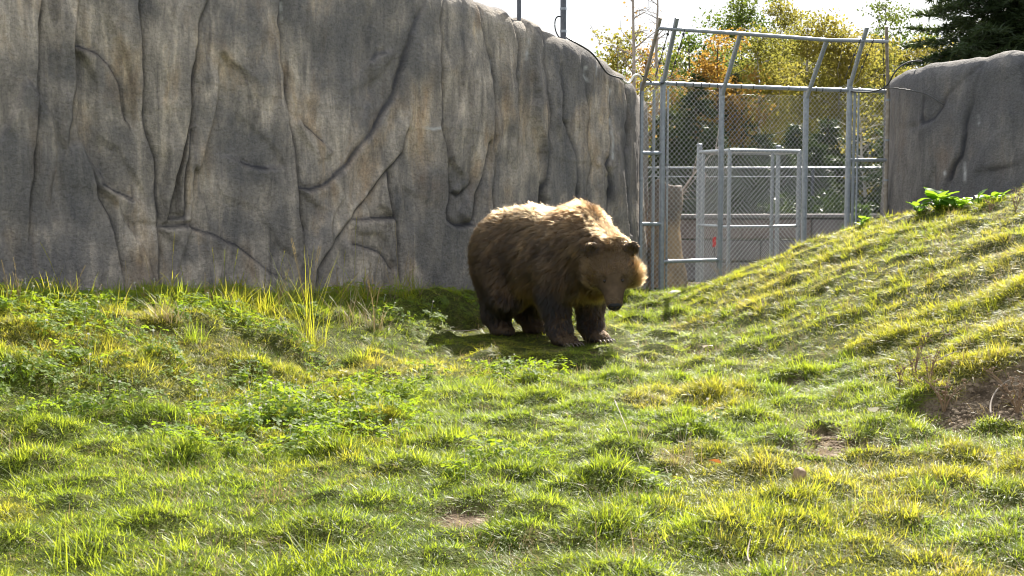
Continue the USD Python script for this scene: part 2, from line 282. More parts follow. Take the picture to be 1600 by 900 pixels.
ground_mat = M('turf_soil', {
    'g': ('geometry', {}), 'd': ('attribute', dict(attribute='bare')), 'n': ('noise_texture', dict(scale=9.0, detail=6.0, roughness=0.65)), 'n2': ('noise_texture', dict(scale=60.0, detail=4.0)),
    'turf': ('rgb_ramp', dict(ramp=[(0.32, (0.045, 0.06, 0.013)), (0.55, (0.085, 0.095, 0.022)), (0.72, (0.15, 0.125, 0.05))])), 'soil': ('rgb_ramp', dict(ramp=[(0.28, (0.07, 0.05, 0.033)), (0.45, (0.17, 0.125, 0.085)), (0.58, (0.30, 0.235, 0.17)), (0.72, (0.42, 0.35, 0.27))])),
    'm': ('mix', {}), 'b': ('bump', dict(strength=1.0, distance=0.06)), 'p': ('principled_bsdf', dict(roughness=0.95, specular_ior_level=0.15))},
    [('g.position', 'n.vector'), ('g.position', 'n2.vector'), ('n.fac', 'turf.fac'), ('n.fac', 'soil.fac'), ('d.fac', 'm.fac'), ('turf.color', 'm.color1'), ('soil.color', 'm.color2'), ('m.color', 'p.base_color'), ('n2.fac', 'b.height'), ('b.normal', 'p.normal')])
tag(obj('ground', (np.stack([AX, AY, AZ], -1).reshape(-1, 3), gq), ground_mat, smooth=True, pv={'bare': dirt_v.ravel()}), kind='structure')

# ------------------------------------------------------------------ rock walls
CRACKS = [
 [(120, -40), (120, 0), (114, 48), (113, 85), (115, 140), (109, 180)], [(219, -40), (219, 0), (218, 48), (220, 96), (227, 133), (227, 187), (235, 224), (245, 267), (250, 320), (253, 373), (251, 450)],
 [(338, -40), (328, 0), (315, 32), (304, 85), (299, 139), (296, 192), (285, 251), (275, 293), (267, 341), (290, 341)], [(299, 203), (293, 256), (288, 304), (290, 338)],
 [(438, -40), (440, 0), (443, 53), (444, 107), (445, 155), (451, 197), (459, 229), (463, 277), (464, 320), (467, 363)], [(251, 352), (288, 352), (331, 368), (373, 384), (411, 411), (453, 440)],
 [(171, 104), (184, 133), (192, 165), (203, 187)], [(117, 69), (155, 83), (170, 100)], [(160, 288), (187, 299), (211, 309)], [(381, 253), (400, 259), (421, 260)], [(475, 195), (491, 208), (507, 221)],
 [(465, 292), (485, 294), (507, 288), (544, 256), (592, 187), (608, 155), (624, 117), (635, 75), (645, 32), (659, 0), (668, -40)],
 [(637, 203), (627, 240), (603, 267), (581, 299), (552, 331), (549, 341), (616, 341)], [(549, 341), (523, 373), (496, 421), (490, 450)], [(605, 267), (611, 304), (616, 341), (619, 384), (627, 443)],
 [(690, -40), (688, 0), (685, 53), (688, 107), (688, 160), (688, 197), (696, 229), (700, 288), (701, 341), (715, 352), (733, 352)], [(731, 256), (733, 288), (715, 307), (704, 301)], [(760, 224), (752, 267), (741, 315), (733, 347)],
 [(728, -30), (736, 0), (749, 32), (760, 64), (763, 96), (768, 149), (768, 213), (771, 277), (770, 400)], [(847, 40), (850, 107), (853, 160), (856, 213), (853, 251), (850, 330)], [(877, 100), (877, 128), (875, 187), (893, 213), (901, 251), (905, 330)],
 [(908, 80), (920, 181), (923, 267), (921, 380)], [(952, 110), (952, 133), (955, 203), (949, 261), (952, 360)], [(981, 120), (981, 133), (979, 267), (981, 368)], [(549, 381), (587, 392), (613, 421)],
 [(141, 267), (155, 304), (176, 363), (187, 427)], [(464, 300), (467, 340), (470, 363)], [(583, 92), (592, 82), (604, 80)], [(800, 20), (806, 70), (812, 140), (810, 230)], [(60, -20), (56, 90), (48, 200), (40, 330)]]
SOFT = [[(480, 165), (520, 168), (560, 171), (600, 178)], [(120, 160), (200, 172), (300, 170)], [(330, 130), (400, 150), (445, 155)], [(690, 200), (740, 212), (800, 214), (870, 250), (960, 262)], [(640, 200), (690, 204)], [(90, 292), (150, 293)]]
R_CRACKS = [[(1534, 100), (1513, 117), (1491, 138), (1478, 151), (1474, 163)], [(1449, 151), (1443, 174), (1445, 193)], [(1445, 193), (1460, 185), (1474, 163)], [(1534, 100), (1521, 159), (1506, 197), (1500, 246), (1481, 285)], [(1590, 255), (1570, 262), (1548, 265)], [(1600, 80), (1594, 110), (1602, 140)]]
def poly_samples(lines, step=2.0):
    out, tan, hf = [], [], []
    for l in lines:
        l = np.array(l, float)
        for a, b in zip(l[:-1], l[1:]):
            n = max(int(np.hypot(*(b - a)) / step), 1); t = np.arange(n)[:, None] / n
            out.append(a + (b - a) * t); tan.append(np.repeat((b - a)[None] / (np.hypot(*(b - a)) + 1e-9), n, 0))
    return np.vstack(out), np.vstack(tan)
def rock_wall(front, tops, thick, lines, soft, step, nT, rtop, batter, seed, name, label, material, foot=-0.5, pale=None):
    """A wall of sculpted rock. front: its line on the ground (from left to right, seen from the enclosure), tops: its height along the line."""
    fr = spline(front, 400); L = np.r_[0, np.cumsum(np.linalg.norm(np.diff(fr, axis=0), axis=1))]
    tops_s = np.interp(np.linspace(0, 1, 400), np.linspace(0, 1, len(tops)), tops)
    # more columns where the photograph looks
    fx = proj(np.c_[fr, np.full(len(fr), 1.45)])[0]; spd = np.where((fx > -40) & (fx < 1640), np.maximum(np.gradient(fx, L) / step, 48), 9.0)
    cum = np.r_[0, np.cumsum(0.5 * (spd[1:] + spd[:-1]) * np.diff(L))]; nS = int(cum[-1]); s = np.interp(np.linspace(0, cum[-1], nS), cum, L)
    p = np.stack([np.interp(s, L, fr[:, k]) for k in (0, 1)], -1); zt = np.interp(s, L, tops_s)
    T = np.gradient(p, axis=0); T /= np.linalg.norm(T, axis=1, keepdims=True); N = np.stack([T[:, 1], -T[:, 0]], -1)      # towards the enclosure
    nr = 14
    prof = [('f', t) for t in np.linspace(0, 1, nT)] + [('r', a) for a in np.linspace(0, math.pi / 2, nr + 1)[1:]] + [('t', u) for u in (0.3, 0.6, 1.0)] + [('b', u) for u in (0.1, 0.5, 1.0)]
    V, Nn, kind = [], [], []
    for k, q in prof:
        if k == 'f': o, z, c, sn = -batter * q, foot + (zt - rtop - foot) * q, 1.0, 0.0
        elif k == 'r': o, z, c, sn = -batter - rtop * (1 - math.cos(q)), zt - rtop + rtop * math.sin(q), math.cos(q), math.sin(q)
        elif k == 't': o, z, c, sn = -batter - rtop - (thick - rtop) * q, zt + 0.02 * q, 0.0, 1.0
        else: o, z, c, sn = -batter - thick - 0.05 * q, zt - (zt - foot) * q, 0.0, 0.0
        V.append(np.c_[p + N * o, np.broadcast_to(z, nS)]); Nn.append(np.c_[N * c, np.full(nS, sn)]); kind.append(np.full(nS, 1.0 - 0.5 * float(ss(0.82, 1.0, q)) if k == 'f' else 0.5 if k == 'r' else (0.4 if k == 't' else 0.0)))
    V, Nn, kind = np.stack(V, 1), np.stack(Nn, 1), np.stack(kind, 1)
    px, py = proj(V); q = np.stack([px, py], -1).reshape(-1, 2)
    wobx = (meshkit.fbm(V.reshape(-1, 3) * 3.0, 3, seed=seed) - 0.5) * 16; q = q + np.c_[wobx, -wobx * 0.6]
    pts, tan = poly_samples(lines); dist, idx = cKDTree(pts).query(q)
    side = np.tanh((tan[idx, 0] * (q[:, 1] - pts[idx, 1]) - tan[idx, 1] * (q[:, 0] - pts[idx, 0])) / 2.0)
    vary = 0.25 + 1.3 * np.clip(meshkit.fbm(V.reshape(-1, 3) * 1.8, 2, seed=seed + 9) - 0.2, 0, 1)
    P3 = V.reshape(-1, 3)
    grz = np.clip(np.repeat(np.interp(s, L, np.gradient(fx, L)) / 170.0, len(prof)), 0.12, 1.0)
    d = -0.085 * (vary + 0.15) * np.exp(-(dist / 2.2) ** 2)                                   # the joint itself
    d += 0.06 * grz * (vary + 0.2) * (0.2 + 0.8 * side) * np.exp(-dist / 38)        # one lip stands proud
    # flat facets with sharp edges between them, stretched upwards
    u = np.repeat(s, len(prof)); w3 = meshkit.fbm(P3 * 1.1, 2, seed=seed + 40) - 0.5; q2 = np.c_[u + 0.35 * w3, 0.42 * P3[:, 2] + 0.15 * w3]
    rgw = np.random.default_rng(seed); nsd = int(L[-1] * 2.6); sd_ = np.c_[rgw.uniform(0, L[-1], nsd), 0.42 * rgw.uniform(-0.5, 4.0, nsd)]; tl = rgw.normal(0, 1, (nsd, 3)) * [0.16, 0.16, 0.035]
    _, near = cKDTree(sd_).query(q2, k=2); f_ = lambda k: tl[k, 2] + (tl[k, :2] * (q2 - sd_[k])).sum(1)
    d += 0.6 * grz * np.maximum(f_(near[:, 0]), f_(near[:, 1]) - 0.015)
    if soft:
        sp, st = poly_samples(soft); sd, si = cKDTree(sp).query(q); sside = np.sign(q[:, 1] - sp[si, 1])
        d += 0.008 * np.where(sside < 0, 1, -0.3) * np.exp(-sd / 18)
    S = P3 * np.array([1.1, 1.1, 0.33])
    d += 0.15 * (meshkit.fbm(S * 1.2, 4, seed=seed + 1) - 0.5)                       # long vertical folds
    d += 0.10 * (meshkit.fbm(P3 * np.array([3.2, 3.2, 0.7]), 3, seed=seed + 2) - 0.5) + 0.05 * (meshkit.fbm(P3 * np.array([7, 7, 3.]), 4, seed=seed + 3) - 0.5)
    d = gaussian_filter(d.reshape(kind.shape), 0.9).ravel() * kind.ravel()
    P3 = P3 + Nn.reshape(-1, 3) * d[:, None]
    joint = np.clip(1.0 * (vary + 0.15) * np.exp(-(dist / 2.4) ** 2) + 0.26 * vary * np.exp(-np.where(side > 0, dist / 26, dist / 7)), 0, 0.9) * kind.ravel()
    pal = np.zeros(len(P3))
    if pale:
        pp, _ = poly_samples(pale); pd, _ = cKDTree(pp).query(np.stack([px.ravel(), py.ravel()], -1)); pal = 0.75 * np.exp(-(pd / 2.2) ** 2) * np.clip(meshkit.noise(P3 * 14, seed=3) * 1.8 - 0.3, 0, 1)
    nP = len(prof)
    ii, jj = np.meshgrid(np.arange(nS - 1), np.arange(nP - 1), indexing='ij')
    f = np.stack([ii * nP + jj, (ii + 1) * nP + jj, (ii + 1) * nP + jj + 1, ii * nP + jj + 1], -1).reshape(-1, 4)
    F = np.vstack([f[:, [0, 1, 2]], f[:, [0, 2, 3]]])
    for end in (0, nS - 1):                                                        # close both ends
        loop = end * nP + np.arange(nP); c = len(P3); P3 = np.vstack([P3, P3[loop].mean(0)]); joint = np.r_[joint, 0]; pal = np.r_[pal, 0]
        tri = np.array([[loop[k], loop[(k + 1) % nP], c] for k in range(nP)]); F = np.vstack([F, tri if end == 0 else tri[:, ::-1]])
    return tag(obj(name, (P3, F), material, smooth=True, pv={'joint': joint, 'pale': pal}), label, 'wall')
ef = (997 - 800) / FPX * 16.62
front = np.vstack([WP[:-1], [[ef - 0.03, 16.60], [ef + 0.06, 16.80], [ef + 0.16, 17.2], [ef + 0.33, 17.9]]])
PALE = [[(955, 140), (952, 160), (957, 215), (955, 250)], [(762, 96), (760, 115)], [(826, 62), (822, 95)], [(916, 105), (913, 118), (920, 130)], [(930, 90), (932, 118)], [(440, 4), (443, 30)], [(660, 200), (672, 202), (684, 200)]]
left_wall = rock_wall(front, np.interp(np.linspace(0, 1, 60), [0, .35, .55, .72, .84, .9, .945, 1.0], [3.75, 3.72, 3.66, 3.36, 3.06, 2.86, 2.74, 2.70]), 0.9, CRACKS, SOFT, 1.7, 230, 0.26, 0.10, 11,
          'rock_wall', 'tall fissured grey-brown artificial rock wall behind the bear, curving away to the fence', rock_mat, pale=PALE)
RW = np.array([((1376 - 800) / FPX * 19.6, 19.6), ((1373 - 800) / FPX * 18.9, 18.9), ((1392 - 800) / FPX * 18.35, 18.35), ((1480 - 800) / FPX * 17.4, 17.4), ((1600 - 800) / FPX * 16.5, 16.5), ((1800 - 800) / FPX * 15.3, 15.3), ((2300 - 800) / FPX * 13.4, 13.4)])
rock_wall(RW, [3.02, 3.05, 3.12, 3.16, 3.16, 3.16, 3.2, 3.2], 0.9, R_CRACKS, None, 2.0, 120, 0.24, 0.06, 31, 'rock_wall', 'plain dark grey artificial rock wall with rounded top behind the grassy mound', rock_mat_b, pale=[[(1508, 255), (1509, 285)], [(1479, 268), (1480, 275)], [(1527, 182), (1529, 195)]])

def rock_pillar():
    c = at(1040, 440, 17.75)[:2]; nA, nZ = 48, 40
    a = np.linspace(0, 2 * math.pi, nA, endpoint=False); t = np.linspace(0, 1, nZ)
    A, Tt = np.meshgrid(a, t, indexing='ij')
    zt = 1.42
    z = -0.3 + (zt + 0.3) * np.minimum(Tt / 0.9, 1)
    r = 0.235 + 0.14 * np.exp(-(z + 0.05) / 0.16); cap = np.clip((Tt - 0.86) / 0.14, 0, 1); r = r * np.sqrt(np.clip(1 - cap ** 2, 0, 1)); z = z + 0.04 * cap
    P = np.stack([c[0] + r * np.cos(A), c[1] + r * np.sin(A), z], -1).reshape(-1, 3)
    d = 0.24 * (meshkit.fbm(P * np.array([4, 4, 1.6]), 4, seed=3) - 0.5); P[:, 2] += 0.18 * (meshkit.noise(P * np.array([5, 5, 0.1]), seed=9) - 0.5) * np.clip(P[:, 2], 0, 1)
    P += np.stack([np.cos(A), np.sin(A), 0 * A], -1).reshape(-1, 3) * d[:, None] * np.sqrt(np.clip(1 - cap ** 2, 0, 1)).reshape(-1, 1)
    i, j = np.meshgrid(np.arange(nA), np.arange(nZ - 1), indexing='ij'); i2 = (i + 1) % nA
    q = np.stack([i * nZ + j, i2 * nZ + j, i2 * nZ + j + 1, i * nZ + j + 1], -1).reshape(-1, 4)
    tag(obj('rock_pillar', (P, q), rock_mat_c, smooth=True, pv={'joint': np.zeros(len(P)), 'pale': np.zeros(len(P))}), 'squat brown artificial rock pillar with flared foot just behind the fence', 'rock')
rock_pillar()

# ------------------------------------------------------------------ the bear
BF, BL = np.array([0.58, -0.815, 0]), np.array([0.815, 0.58, 0])
BF /= np.linalg.norm(BF); BL = np.array([-BF[1], BF[0], 0])
BO = np.array([0.33, 11.88, 0.0])
def bw(f, l, z): return BO + BF * f + BL * l + np.array([0, 0, z])
def smin(a, b, k):
    h = np.clip(0.5 + 0.5 * (b - a) / k, 0, 1); return b * (1 - h) + a * h - k * h * (1 - h)
def ell(P, c, r, axes=None):
    q = P - np.asarray(c, float)
    if axes is not None: q = q @ np.asarray(axes).T
    r = np.asarray(r, float); k0 = np.linalg.norm(q / r, axis=-1); k1 = np.linalg.norm(q / r ** 2, axis=-1)
    return k0 * (k0 - 1) / np.maximum(k1, 1e-6)
def cap(P, a, b, ra, rb):
    a, b = np.asarray(a, float), np.asarray(b, float); ab = b - a
    t = np.clip(((P - a) @ ab) / (ab @ ab), 0, 1)
    return np.linalg.norm(P - (a + t[..., None] * ab), axis=-1) - (ra + (rb - ra) * t)
HS = 1.07
HC = at(956, 423, 10.97)                                       # middle of the skull
HA = at(961, 478, 10.70) - HC; HA /= np.linalg.norm(HA)         # along the muzzle
HR = np.array([1.0, 0.0, 0.03]); HR -= HA * (HR @ HA); HR /= np.linalg.norm(HR)
HU = np.cross(HR, HA)
if HU[2] < 0: HU = -HU
def hw(f, r, u): return HC + HS * (HA * f + HR * r + HU * u)
HAX = np.array([HA, HR, HU]); BAX = np.array([BF, BL, [0, 0, 1]])
def bear_sdf(P):
    E = lambda c, r: ell(P, bw(*c), r, BAX)
    d = E((0.33, 0, 0.77), (0.40, 0.31, 0.40))
    d = smin(d, E((-0.04, 0, 0.74), (0.50, 0.355, 0.405)), 0.12)
    d = smin(d, E((-0.53, -0.02, 0.76), (0.42, 0.385, 0.43)), 0.12)
    d = smin(d, E((-0.24, 0, 1.01), (0.38, 0.22, 0.20)), 0.10)
    d = smin(d, E((0.48, 0.0, 1.055), (0.25, 0.155, 0.205)), 0.10)
    d = smin(d, cap(P, bw(0.28, 0, 0.96), bw(-0.2, 0, 0.99), 0.19, 0.20), 0.12)
    for s in (-1, 1): d = smin(d, E((0.43, 0.2 * s, 0.72), (0.19, 0.13, 0.30)), 0.08)
    d = smin(d, cap(P, bw(0.58, -0.02, 0.92), hw(-0.15, -0.03, -0.005), 0.265, 0.205), 0.10)
    d = smin(d, cap(P, bw(0.60, 0, 0.66), hw(-0.03, 0, -0.08), 0.22, 0.15), 0.08)
    # legs: upper arm, forearm, paw; thigh, shank with the hock behind, paw
    def leg(js, rs, k=0.05):
        o = None
        for a, b, ra, rb in zip(js[:-1], js[1:], rs[:-1], rs[1:]):
            c = cap(P, a, b, ra, rb); o = c if o is None else smin(o, c, k)
        return o
    for (fx, fy), s in (((0.456, 11.39), -1), ((0.757, 11.64), 1)):
        q = np.array([fx, fy, 0]) - BO; f, l = q @ BF, q @ BL
        g = leg([bw(0.40, 0.21 * s, 0.66), bw(0.36, 0.205 * s, 0.46), bw(f - 0.06, l, 0.15), bw(f - 0.03, l, 0.075)], [0.165, 0.14, 0.105, 0.095])
        g = smin(g, ell(P, bw(f + 0.045, l, 0.05), (0.12, 0.095, 0.062), BAX), 0.04)
        for k in (-2, -1, 0, 1, 2): g = smin(g, cap(P, bw(f + 0.08, l + 0.032 * k, 0.045), bw(f + 0.15 - 0.008 * abs(k), l + 0.036 * k, 0.028), 0.026, 0.022), 0.012)
        d = smin(d, g, 0.07)
    for (fx, fy), s in (((-0.10, 12.17), -1), ((0.216, 12.36), 1)):
        q = np.array([fx, fy, 0]) - BO; f, l = q @ BF, q @ BL
        g = smin(E((-0.50, 0.21 * s, 0.58), (0.28, 0.16, 0.38)), leg([bw(-0.36, 0.21 * s, 0.50), bw(-0.33, 0.21 * s, 0.40), bw(f - 0.10, l, 0.20), bw(f - 0.02, l, 0.07)], [0.18, 0.165, 0.125, 0.105]), 0.08)
        g = smin(g, ell(P, bw(f + 0.03, l, 0.05), (0.14, 0.09, 0.06), BAX), 0.04)
        d = smin(d, g, 0.08)
    # head
    H = lambda c, r: ell(P, hw(*c), np.array(r) * HS, HAX)
    h = H((0, 0, 0.0), (0.185, 0.165, 0.145))
    h = smin(h, H((-0.15, 0, 0.075), (0.13, 0.185, 0.10)), 0.06)                       # nape
    for s in (-1, 1):
        h = smin(h, H((-0.02, 0.135 * s, -0.05), (0.13, 0.10, 0.12)), 0.05)
        h = smin(h, H((0.105, 0.058 * s, 0.072), (0.055, 0.042, 0.035)), 0.03)
    h = smin(h, cap(P, hw(0.10, 0, -0.015), hw(0.30, 0, -0.032), 0.112, 0.073), 0.05)
    h = smin(h, cap(P, hw(0.05, 0, -0.09), hw(0.265, 0, -0.085), 0.095, 0.052), 0.04)
    d = smin(d, h, 0.06)
    for s in (-1, 1):                                                               # ears: round, cupped forward
        e = ell(P, hw(-0.105, 0.160 * s, 0.15), (0.040, 0.066, 0.076), HAX)
        e = np.maximum(e, -ell(P, hw(-0.066, 0.162 * s, 0.168), (0.032, 0.042, 0.050), HAX))
        d = smin(d, e, 0.022)
        d = np.maximum(d, -ell(P, hw(0.155, 0.072 * s, 0.083), (0.022, 0.024, 0.02), HAX))      # eye sockets
    return d
def surface_nets(fn, lo, hi, h):
    n = [int((b - a) / h) + 2 for a, b in zip(lo, hi)]; ax3 = [lo[k] + h * np.arange(n[k]) for k in range(3)]
    G = np.stack(np.meshgrid(*ax3, indexing='ij'), -1); D = np.empty(n)
    for i in range(n[0]): D[i] = fn(G[i])
    S = D < 0; nx, ny, nz = n
    C = np.zeros((nx - 1, ny - 1, nz - 1, 3)); cnt = np.zeros((nx - 1, ny - 1, nz - 1))
    for axis in range(3):
        o = [a for a in range(3) if a != axis]
        for u in (0, 1):
            for v in (0, 1):
                sl = [slice(None)] * 3; sl[o[0]] = slice(u, n[o[0]] - 1 + u); sl[o[1]] = slice(v, n[o[1]] - 1 + v)
                A_, B_ = list(sl), list(sl); A_[axis] = slice(0, -1); B_[axis] = slice(1, None)
                da, db = D[tuple(A_)], D[tuple(B_)]; cr = (da < 0) != (db < 0)
                t = np.where(cr, da / np.where(cr, da - db, 1), 0)
                p = np.zeros(t.shape + (3,)); p[..., axis] = t; p[..., o[0]] = u; p[..., o[1]] = v
                C += p * cr[..., None]; cnt += cr
    act = cnt > 0; ids = -np.ones(act.shape, int); ids[act] = np.arange(act.sum())
    cell = np.argwhere(act); V = np.asarray(lo) + h * (cell + C[act] / cnt[act][:, None]); F = []
    for axis in range(3):
        o1, o2 = (axis + 1) % 3, (axis + 2) % 3
        A_ = [slice(None)] * 3; B_ = [slice(None)] * 3; A_[axis] = slice(0, -1); B_[axis] = slice(1, None)
        cr = np.argwhere(S[tuple(A_)] != S[tuple(B_)]); inside = S[tuple(A_)][tuple(cr.T)]
        ok = (cr[:, o1] > 0) & (cr[:, o2] > 0) & (cr[:, o1] < n[o1] - 1) & (cr[:, o2] < n[o2] - 1); cr, inside = cr[ok], inside[ok]
        def g(a, b):
            k = cr.copy(); k[:, o1] -= a; k[:, o2] -= b; return ids[tuple(k.T)]
        q = np.stack([g(1, 1), g(0, 1), g(0, 0), g(1, 0)], -1); q[~inside] = q[~inside][:, ::-1]; F.append(q)
    F = np.vstack(F); return V, np.vstack([F[:, [0, 1, 2]], F[:, [0, 2, 3]]])
cor = np.array([bw(f, l, 0) for f in (-1.0, 1.45) for l in (-0.7, 0.7)])
BV, BFc = surface_nets(bear_sdf, (cor[:, 0].min(), cor[:, 1].min(), -0.05), (cor[:, 0].max(), cor[:, 1].max(), 1.4), 0.0145)
tm = trimesh.Trimesh(BV, BFc, process=True); tm = max(tm.split(only_watertight=False), key=lambda m: len(m.faces))
trimesh.smoothing.filter_taubin(tm, iterations=6); tm.fix_normals()

bear = thing('bear', 'large brown grizzly bear standing head down on the grass', 'bear')
def fur_mat(name):
    return M(name, {'h': ('hair_info', {}), 'at': ('attribute', dict(attribute='furcol')),
        'r': ('rgb_ramp', dict(ramp=[(0.0, (0.55, 0.53, 0.50)), (0.45, (0.9, 0.9, 0.9)), (1.0, (1.45, 1.42, 1.38))])), 'x': ('mix', dict(mix_type='multiply', fac=1.0)),
        'p': ('principled_hair_bsdf', dict(model='Chiang', parametrization='Direct coloring', roughness=0.38, radial_roughness=0.55, coat=0.0, ior=1.5, random_roughness=0.2))},
        [('h.intercept', 'r.fac'), ('at.color', 'x.color1'), ('r.color', 'x.color2'), ('x.color', 'p.color')], surface='p.BSDF')
fur_m = fur_mat('bear_fur')
skin_m = simple('bear_undercoat', (0.05, 0.034, 0.021), (0.085, 0.058, 0.035), scale=14, rough=0.9, spec=0.1)
nose_m = simple('bear_nose', (0.006, 0.006, 0.007), (0.014, 0.013, 0.013), scale=60, rough=0.5, bump=0.002, bscale=160, spec=0.2)
eye_m = simple('bear_eye', (0.006, 0.004, 0.003), (0.012, 0.008, 0.005), rough=0.08)
claw_m = simple('bear_claw', (0.07, 0.055, 0.045), (0.14, 0.11, 0.09), scale=30, rough=0.35)
body = obj('body', tm, skin_m, bear, smooth=True)
def fur(n, seed):
    rg = np.random.default_rng(seed)
    pts, fi = trimesh.sample.sample_surface(tm, n, seed=seed); nrm = tm.face_normals[fi]
    L = (pts - BO) @ BF, (pts - BO) @ BL, pts[:, 2]
    hq = (pts - HC) @ HAX.T / HS                                                       # head frame
    head_d = np.linalg.norm((hq - np.array([0.06, 0, -0.02])) / np.array([0.30, 0.24, 0.22]), axis=1)
    head = 1 - ss(0.85, 1.15, head_d); muz = ss(0.10, 0.20, hq[:, 0]) * head
    earm = np.min([np.linalg.norm(hq - np.array([-0.10, 0.160 * s, 0.155]), axis=1) for s in (-1, 1)], 0); ear = 1 - ss(0.055, 0.085, earm)
    legm = ss(0.56, 0.34, L[2]) * (1 - head); paw = ss(0.16, 0.07, L[2])
    front = ss(0.1, 0.3, L[0])
    belly = ss(-0.2, -0.75, nrm[:, 2]) * (1 - legm) * (1 - head)
    humpm = np.exp(-(((L[0] - 0.47) / 0.22) ** 2 + ((L[2] - 1.2) / 0.14) ** 2))
    # direction the coat lies: backwards and down; from the nose backwards on the head; down the legs
    flow = -0.75 * BF[None] + np.array([0, 0, -0.65])[None] + 0 * pts
    flow = flow * (1 - head)[:, None] + head[:, None] * (-HA[None] * 1.0 + HU[None] * 0.12 + np.sign(hq[:, 1:2]) * HR[None] * 0.25)
    flow = flow * (1 - legm)[:, None] + legm[:, None] * np.array([0, 0, -1.0]) + legm[:, None] * (-0.25 * BF[None])
    w = np.stack([meshkit.fbm(pts * 9 + k * 17, 3, seed=21 + k) - 0.5 for k in range(3)], -1)     # locks
    w2 = np.stack([meshkit.noise(pts * 38 + k * 9, seed=61 + k) - 0.5 for k in range(3)], -1)
    flow = flow + 1.5 * w + 0.7 * w2 + 0.25 * rg.normal(size=pts.shape)
    flow -= nrm * (flow * nrm).sum(1, keepdims=True); flow /= np.linalg.norm(flow, axis=1, keepdims=True) + 1e-9
    length = 0.064 + 0.012 * humpm + 0.035 * belly
    length = length * (1 - legm) + legm * np.where(L[2] > 0.3, 0.055, 0.036)
    length = np.where(paw > 0.5, 0.018, length)
    length = length * (1 - head) + head * (0.028 - 0.020 * muz)
    ruff = head * ss(0.13, 0.2, np.abs(hq[:, 1])) * (1 - ear); length += np.where(hq[:, 1] > 0, 0.045, 0.008) * ruff; length = np.minimum(length, 0.022 + 0.5 * np.clip(earm - 0.085, 0, 1))
    length = np.where(ear > 0.4, 0.020, length); guard = (rg.random(n) < 0.07) * (1 - head) * (1 - paw); length *= rg.uniform(0.6, 1.25, n) * (1 + 0.4 * guard)
    lift = np.where(head > 0.5, 0.42, 0.50) + 0.35 * humpm + 0.25 * ruff + rg.normal(0, 0.16, n); lift = np.where(muz > 0.4, 0.2, lift) + 0.3 * guard
    d0 = flow * np.cos(lift)[:, None] + nrm * np.sin(lift)[:, None]
    g = np.array([0, 0, -0.28]) * ((1 - head) * (0.5 + belly))[:, None]
    cheek_m = ss(0.11, 0.17, np.abs(hq[:, 1])) * (1 - muz) * (1 - ear); ci = rg.permutation(n)[:n // 17]; _, cl = cKDTree(pts[ci]).query(pts); cl = ci[cl]; clump_tone = (np.exp(rg.normal(0, 0.36, n)) * np.exp(2.2 * (meshkit.fbm(pts * np.array([11, 11, 6.0]), 3, seed=88) - 0.5)))[cl] * (1 + 0.4 * guard)
    hcl = head * (1 - 0.75 * cheek_m); nh = (0.38 * (1 - hcl))[:, None]; d0 = d0 * (1 - nh) + nh * d0[cl]; length = np.where(head > 0.3, length, length * 0.6 + 0.4 * length[cl])
    t = np.array([0.0, 0.36, 0.7, 1.0])
    S = (pts - nrm * 0.004)[:, None] + length[:, None, None] * (t[None, :, None] * d0[:, None] + (t ** 2)[None, :, None] * (g + 0.18 * flow)[:, None])
    toward = (pts[cl] - pts) * (0.55 * (1 - hcl) * np.where(paw > 0.4, 0.2, 1))[:, None]; S = S + (t ** 1.6)[None, :, None] * toward[:, None]
    # colour: brown body with golden wash on belly, flank and cheeks, rusty hump, dark legs, ears and muzzle
    col = np.array([0.235, 0.155, 0.088]) + np.zeros((n, 3))
    blot = meshkit.fbm(pts * 5.5, 3, seed=5); mixc = lambda m, c: col * (1 - m[:, None]) + m[:, None] * np.array(c)
    col = mixc(0.65 * ss(0.46, 0.62, blot), (0.37, 0.26, 0.15))
    col = mixc(0.6 * ss(0.50, 0.36, blot), (0.125, 0.08, 0.048))
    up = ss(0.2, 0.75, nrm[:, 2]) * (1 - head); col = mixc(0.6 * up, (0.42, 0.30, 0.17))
    col = mixc(0.7 * ss(0.62, 0.45, L[2]) * (1 - legm) * (1 - head), (0.40, 0.26, 0.12)); col = mixc(0.8 * belly, (0.45, 0.29, 0.13))
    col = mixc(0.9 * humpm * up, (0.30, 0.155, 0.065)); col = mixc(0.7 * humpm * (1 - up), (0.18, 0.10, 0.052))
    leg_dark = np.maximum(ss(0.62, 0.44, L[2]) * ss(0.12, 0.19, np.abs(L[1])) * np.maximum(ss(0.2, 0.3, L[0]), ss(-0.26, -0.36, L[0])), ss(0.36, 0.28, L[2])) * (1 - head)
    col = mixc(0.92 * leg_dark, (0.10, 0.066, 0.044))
    cheek = ss(0.12, 0.2, np.abs(hq[:, 1])); bridge = ss(0.055, 0.025, np.abs(hq[:, 1])) * ss(0.0, 0.05, hq[:, 2])
    col = mixc(0.92 * head, (0.30, 0.20, 0.115)); col = mixc(0.7 * head * cheek, (0.44, 0.31, 0.18))
    col = mixc(0.7 * muz, (0.22, 0.155, 0.105)); col = mixc(0.85 * muz * bridge, (0.46, 0.38, 0.30)); col = mixc(0.8 * ear, (0.085, 0.055, 0.038))
    eyed = np.min([np.linalg.norm((hq - np.array([0.155, 0.072 * s, 0.06])) / np.array([1.0, 1.2, 1.0]), axis=1) for s in (-1, 1)], 0); col = mixc(0.85 * (1 - ss(0.026, 0.060, eyed)), (0.035, 0.023, 0.016))
    col *= (1 - 0.35 * np.maximum(leg_dark, ear) + 1.2 * head + 0.9 * muz * bridge + 0.6 * up * (1 - humpm) + 0.5 * belly)[:, None] * np.array([0.165, 0.137, 0.102]) * clump_tone[:, None] ** (1 - 0.8 * head[:, None]) * rg.uniform(0.72, 1.35, (n, 1)); col = np.clip(col, 0.006, 0.5)
